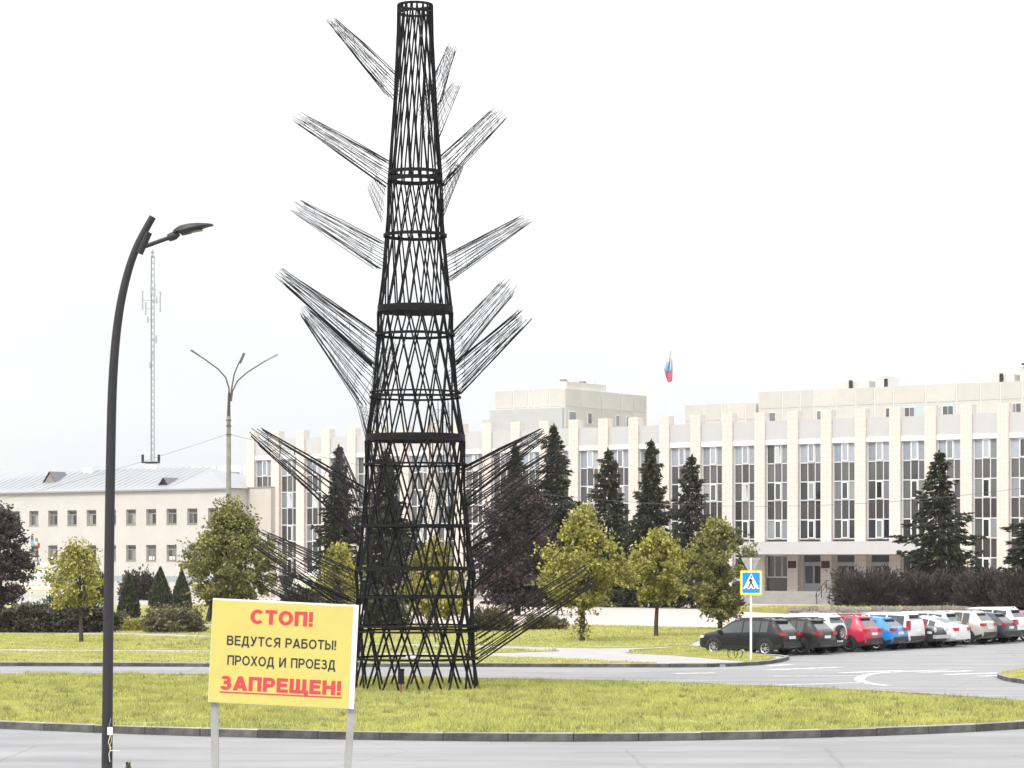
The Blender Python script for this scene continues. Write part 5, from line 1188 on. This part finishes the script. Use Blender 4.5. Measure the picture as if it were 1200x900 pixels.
# ---------------------------------------------------------------- honour board, small flag and park lanterns in the left garden
hb = A(42, 655, 222); hb.z = .12; hm = 222 / F; zz_h = lambda y: H + (HOR - y) * hm - .12
ho2 = empty('notice_board', hb, R(-12), 'white notice board in yellow frame beside the purple tree at left', 'notice board')
xw0, xw1 = (25 - 42) * hm, (62 - 42) * hm; zt_, zb_2 = zz_h(666), zz_h(691)
box('board', M_white, ho2, xw0, xw1, 0, .08, zb_2, zt_)
M_gold = mat('yellow_frame', (.62, .50, .16), .6)
box('frame_rail', M_gold, ho2, xw0 - .1, xw1 + .1, -.04, .1, zt_ + .002, zt_ + .12); box('frame_rail', M_gold, ho2, xw0 - .1, xw1 + .1, -.04, .1, zb_2 - .1, zb_2 - .002)
box('post', M_gold, ho2, xw1 + .002, xw1 + .14, -.03, .09, -.1, zt_); box('post', M_white, ho2, xw0 - .12, xw0 - .002, -.03, .09, -.1, zt_)
box('board', M_white, ho2, xw1 + .3, xw1 + .7, 0, .08, .3, zz_h(684)); box('crest', M_white, ho2, xw0 + 1.6, xw1 - .2, 0, .06, zt_ + .125, zt_ + .5)
for r, (y, nn_) in enumerate(((669.5, 5), (677, 5), (685.5, 4))):
    for k in range(nn_):
        cx_ = xw0 + .35 + k * (xw1 - xw0 - .5) / nn_; col = random.choice([(.05, .05, .06), (.12, .1, .1), (.2, .2, .22)]) if r < 2 else random.choice([(.35, .15, .15), (.45, .45, .44), (.5, .5, .46)])
        ubox('portrait_card', mat('card_%.2f' % col[0], col, .6), ho2, cx_, cx_ + (.12 if r < 2 else .25), -.012, -.002, zz_h(y) - .14, zz_h(y) + .1)
fo_ = A(35.5, 655, 215); fo_.z = .12; sf = empty('garden_flag', fo_, 0, 'small red, blue and white flag on thin white pole before the office', 'flag'); sm_ = 215 / F; zf = lambda y: H + (HOR - y) * sm_ - .12
MB().tube([(0, 0, -.1), (0, 0, zf(624))], .05, 6).build('flagpole', M_white, sf)
for nm, col, x0, x1, ya, yb_ in (('red_field', (.62, .05, .10), 0, .28, 627, 632), ('white_field', (.74, .74, .74), .28, .42, 628.5, 638), ('blue_field', (.12, .42, .70), 0, .42, 632.2, 638), ('green_field', (.12, .38, .12), .42, .66, 630, 634), ('white_tail', (.72, .72, .74), .42, .60, 634.2, 638), ('red_tail', (.62, .04, .10), .6, .82, 635.5, 641)):
    cloth('cloth_' + nm, mat('gf_' + nm, col, .8), 0, 1, lambda s_, a=x0, b=x1, z=ya: Vector((a + (b - a) * s_, 0, zf(z + s_ * 1.2))), lambda s_, a=x0, b=x1, z=yb_: Vector((a + (b - a) * s_, 0, zf(z + s_ * 1.2))), x0 * 3, sf, .03)
def lantern(px_, ytop, ybase, shade, label):
    d = 158.0; p = A(px_, 655, d); p.z = .12; k = d / F; z_ = lambda y: H + (HOR - y) * k - .12; e = empty('park_lantern', p, R(20), label, 'lantern', 'park lanterns')
    MB().tube([(0, 0, -.1), (0, 0, .4), (0, 0, z_(ybase))], [.09, .06, .05], 10).build('post', M_lamp, e, smooth=True)
    a, b = .24, .40; z0, z1 = z_(ybase), z_(ytop + 3)
    MB().add([(x * r, y * r, z) for z, r in ((z0, a), (z1, b)) for x, y in ((-1, -1), (1, -1), (1, 1), (-1, 1))], [(3, 2, 1, 0), (4, 5, 6, 7)] + [(i, (i + 1) % 4, 4 + (i + 1) % 4, 4 + i) for i in range(4)]).build('shade', shade, e)
    MB().add([(x * b * 1.08, y * b * 1.08, z1 + .01) for x, y in ((-1, -1), (1, -1), (1, 1), (-1, 1))] + [(x * .1, y * .1, z1 + .2) for x, y in ((-1, -1), (1, -1), (1, 1), (-1, 1))], [(3, 2, 1, 0), (4, 5, 6, 7)] + [(i, (i + 1) % 4, 4 + (i + 1) % 4, 4 + i) for i in range(4)]).build('cap', M_white if shade is M_white else M_lamp, e)
lantern(362, 672, 689, M_white, 'park lantern with a white shade left of the yellow tree')
lantern(336, 672, 688, M_trim, 'park lantern painted dark as if in shadow above the warning sign')  # same kind of lantern as the white one, shadow put into its colour

# ---------------------------------------------------------------- faint haze volume over the whole scene, added to lift the darks
hzm = bpy.data.materials.new('added_haze'); hzm.use_nodes = True; t_ = hzm.node_tree; t_.nodes.clear()
pv_ = t_.nodes.new('ShaderNodeVolumePrincipled'); pv_.inputs['Density'].default_value = .00009; pv_.inputs['Color'].default_value = (.93, .93, .95, 1); pv_.inputs['Anisotropy'].default_value = .2
ov_ = t_.nodes.new('ShaderNodeOutputMaterial'); t_.links.new(pv_.outputs[0], ov_.inputs['Volume'])
hzo = MB().box(-2600, 2600, -300, 4100, -1.5, 48).build('added_haze', hzm); tag(hzo, kind='stuff')
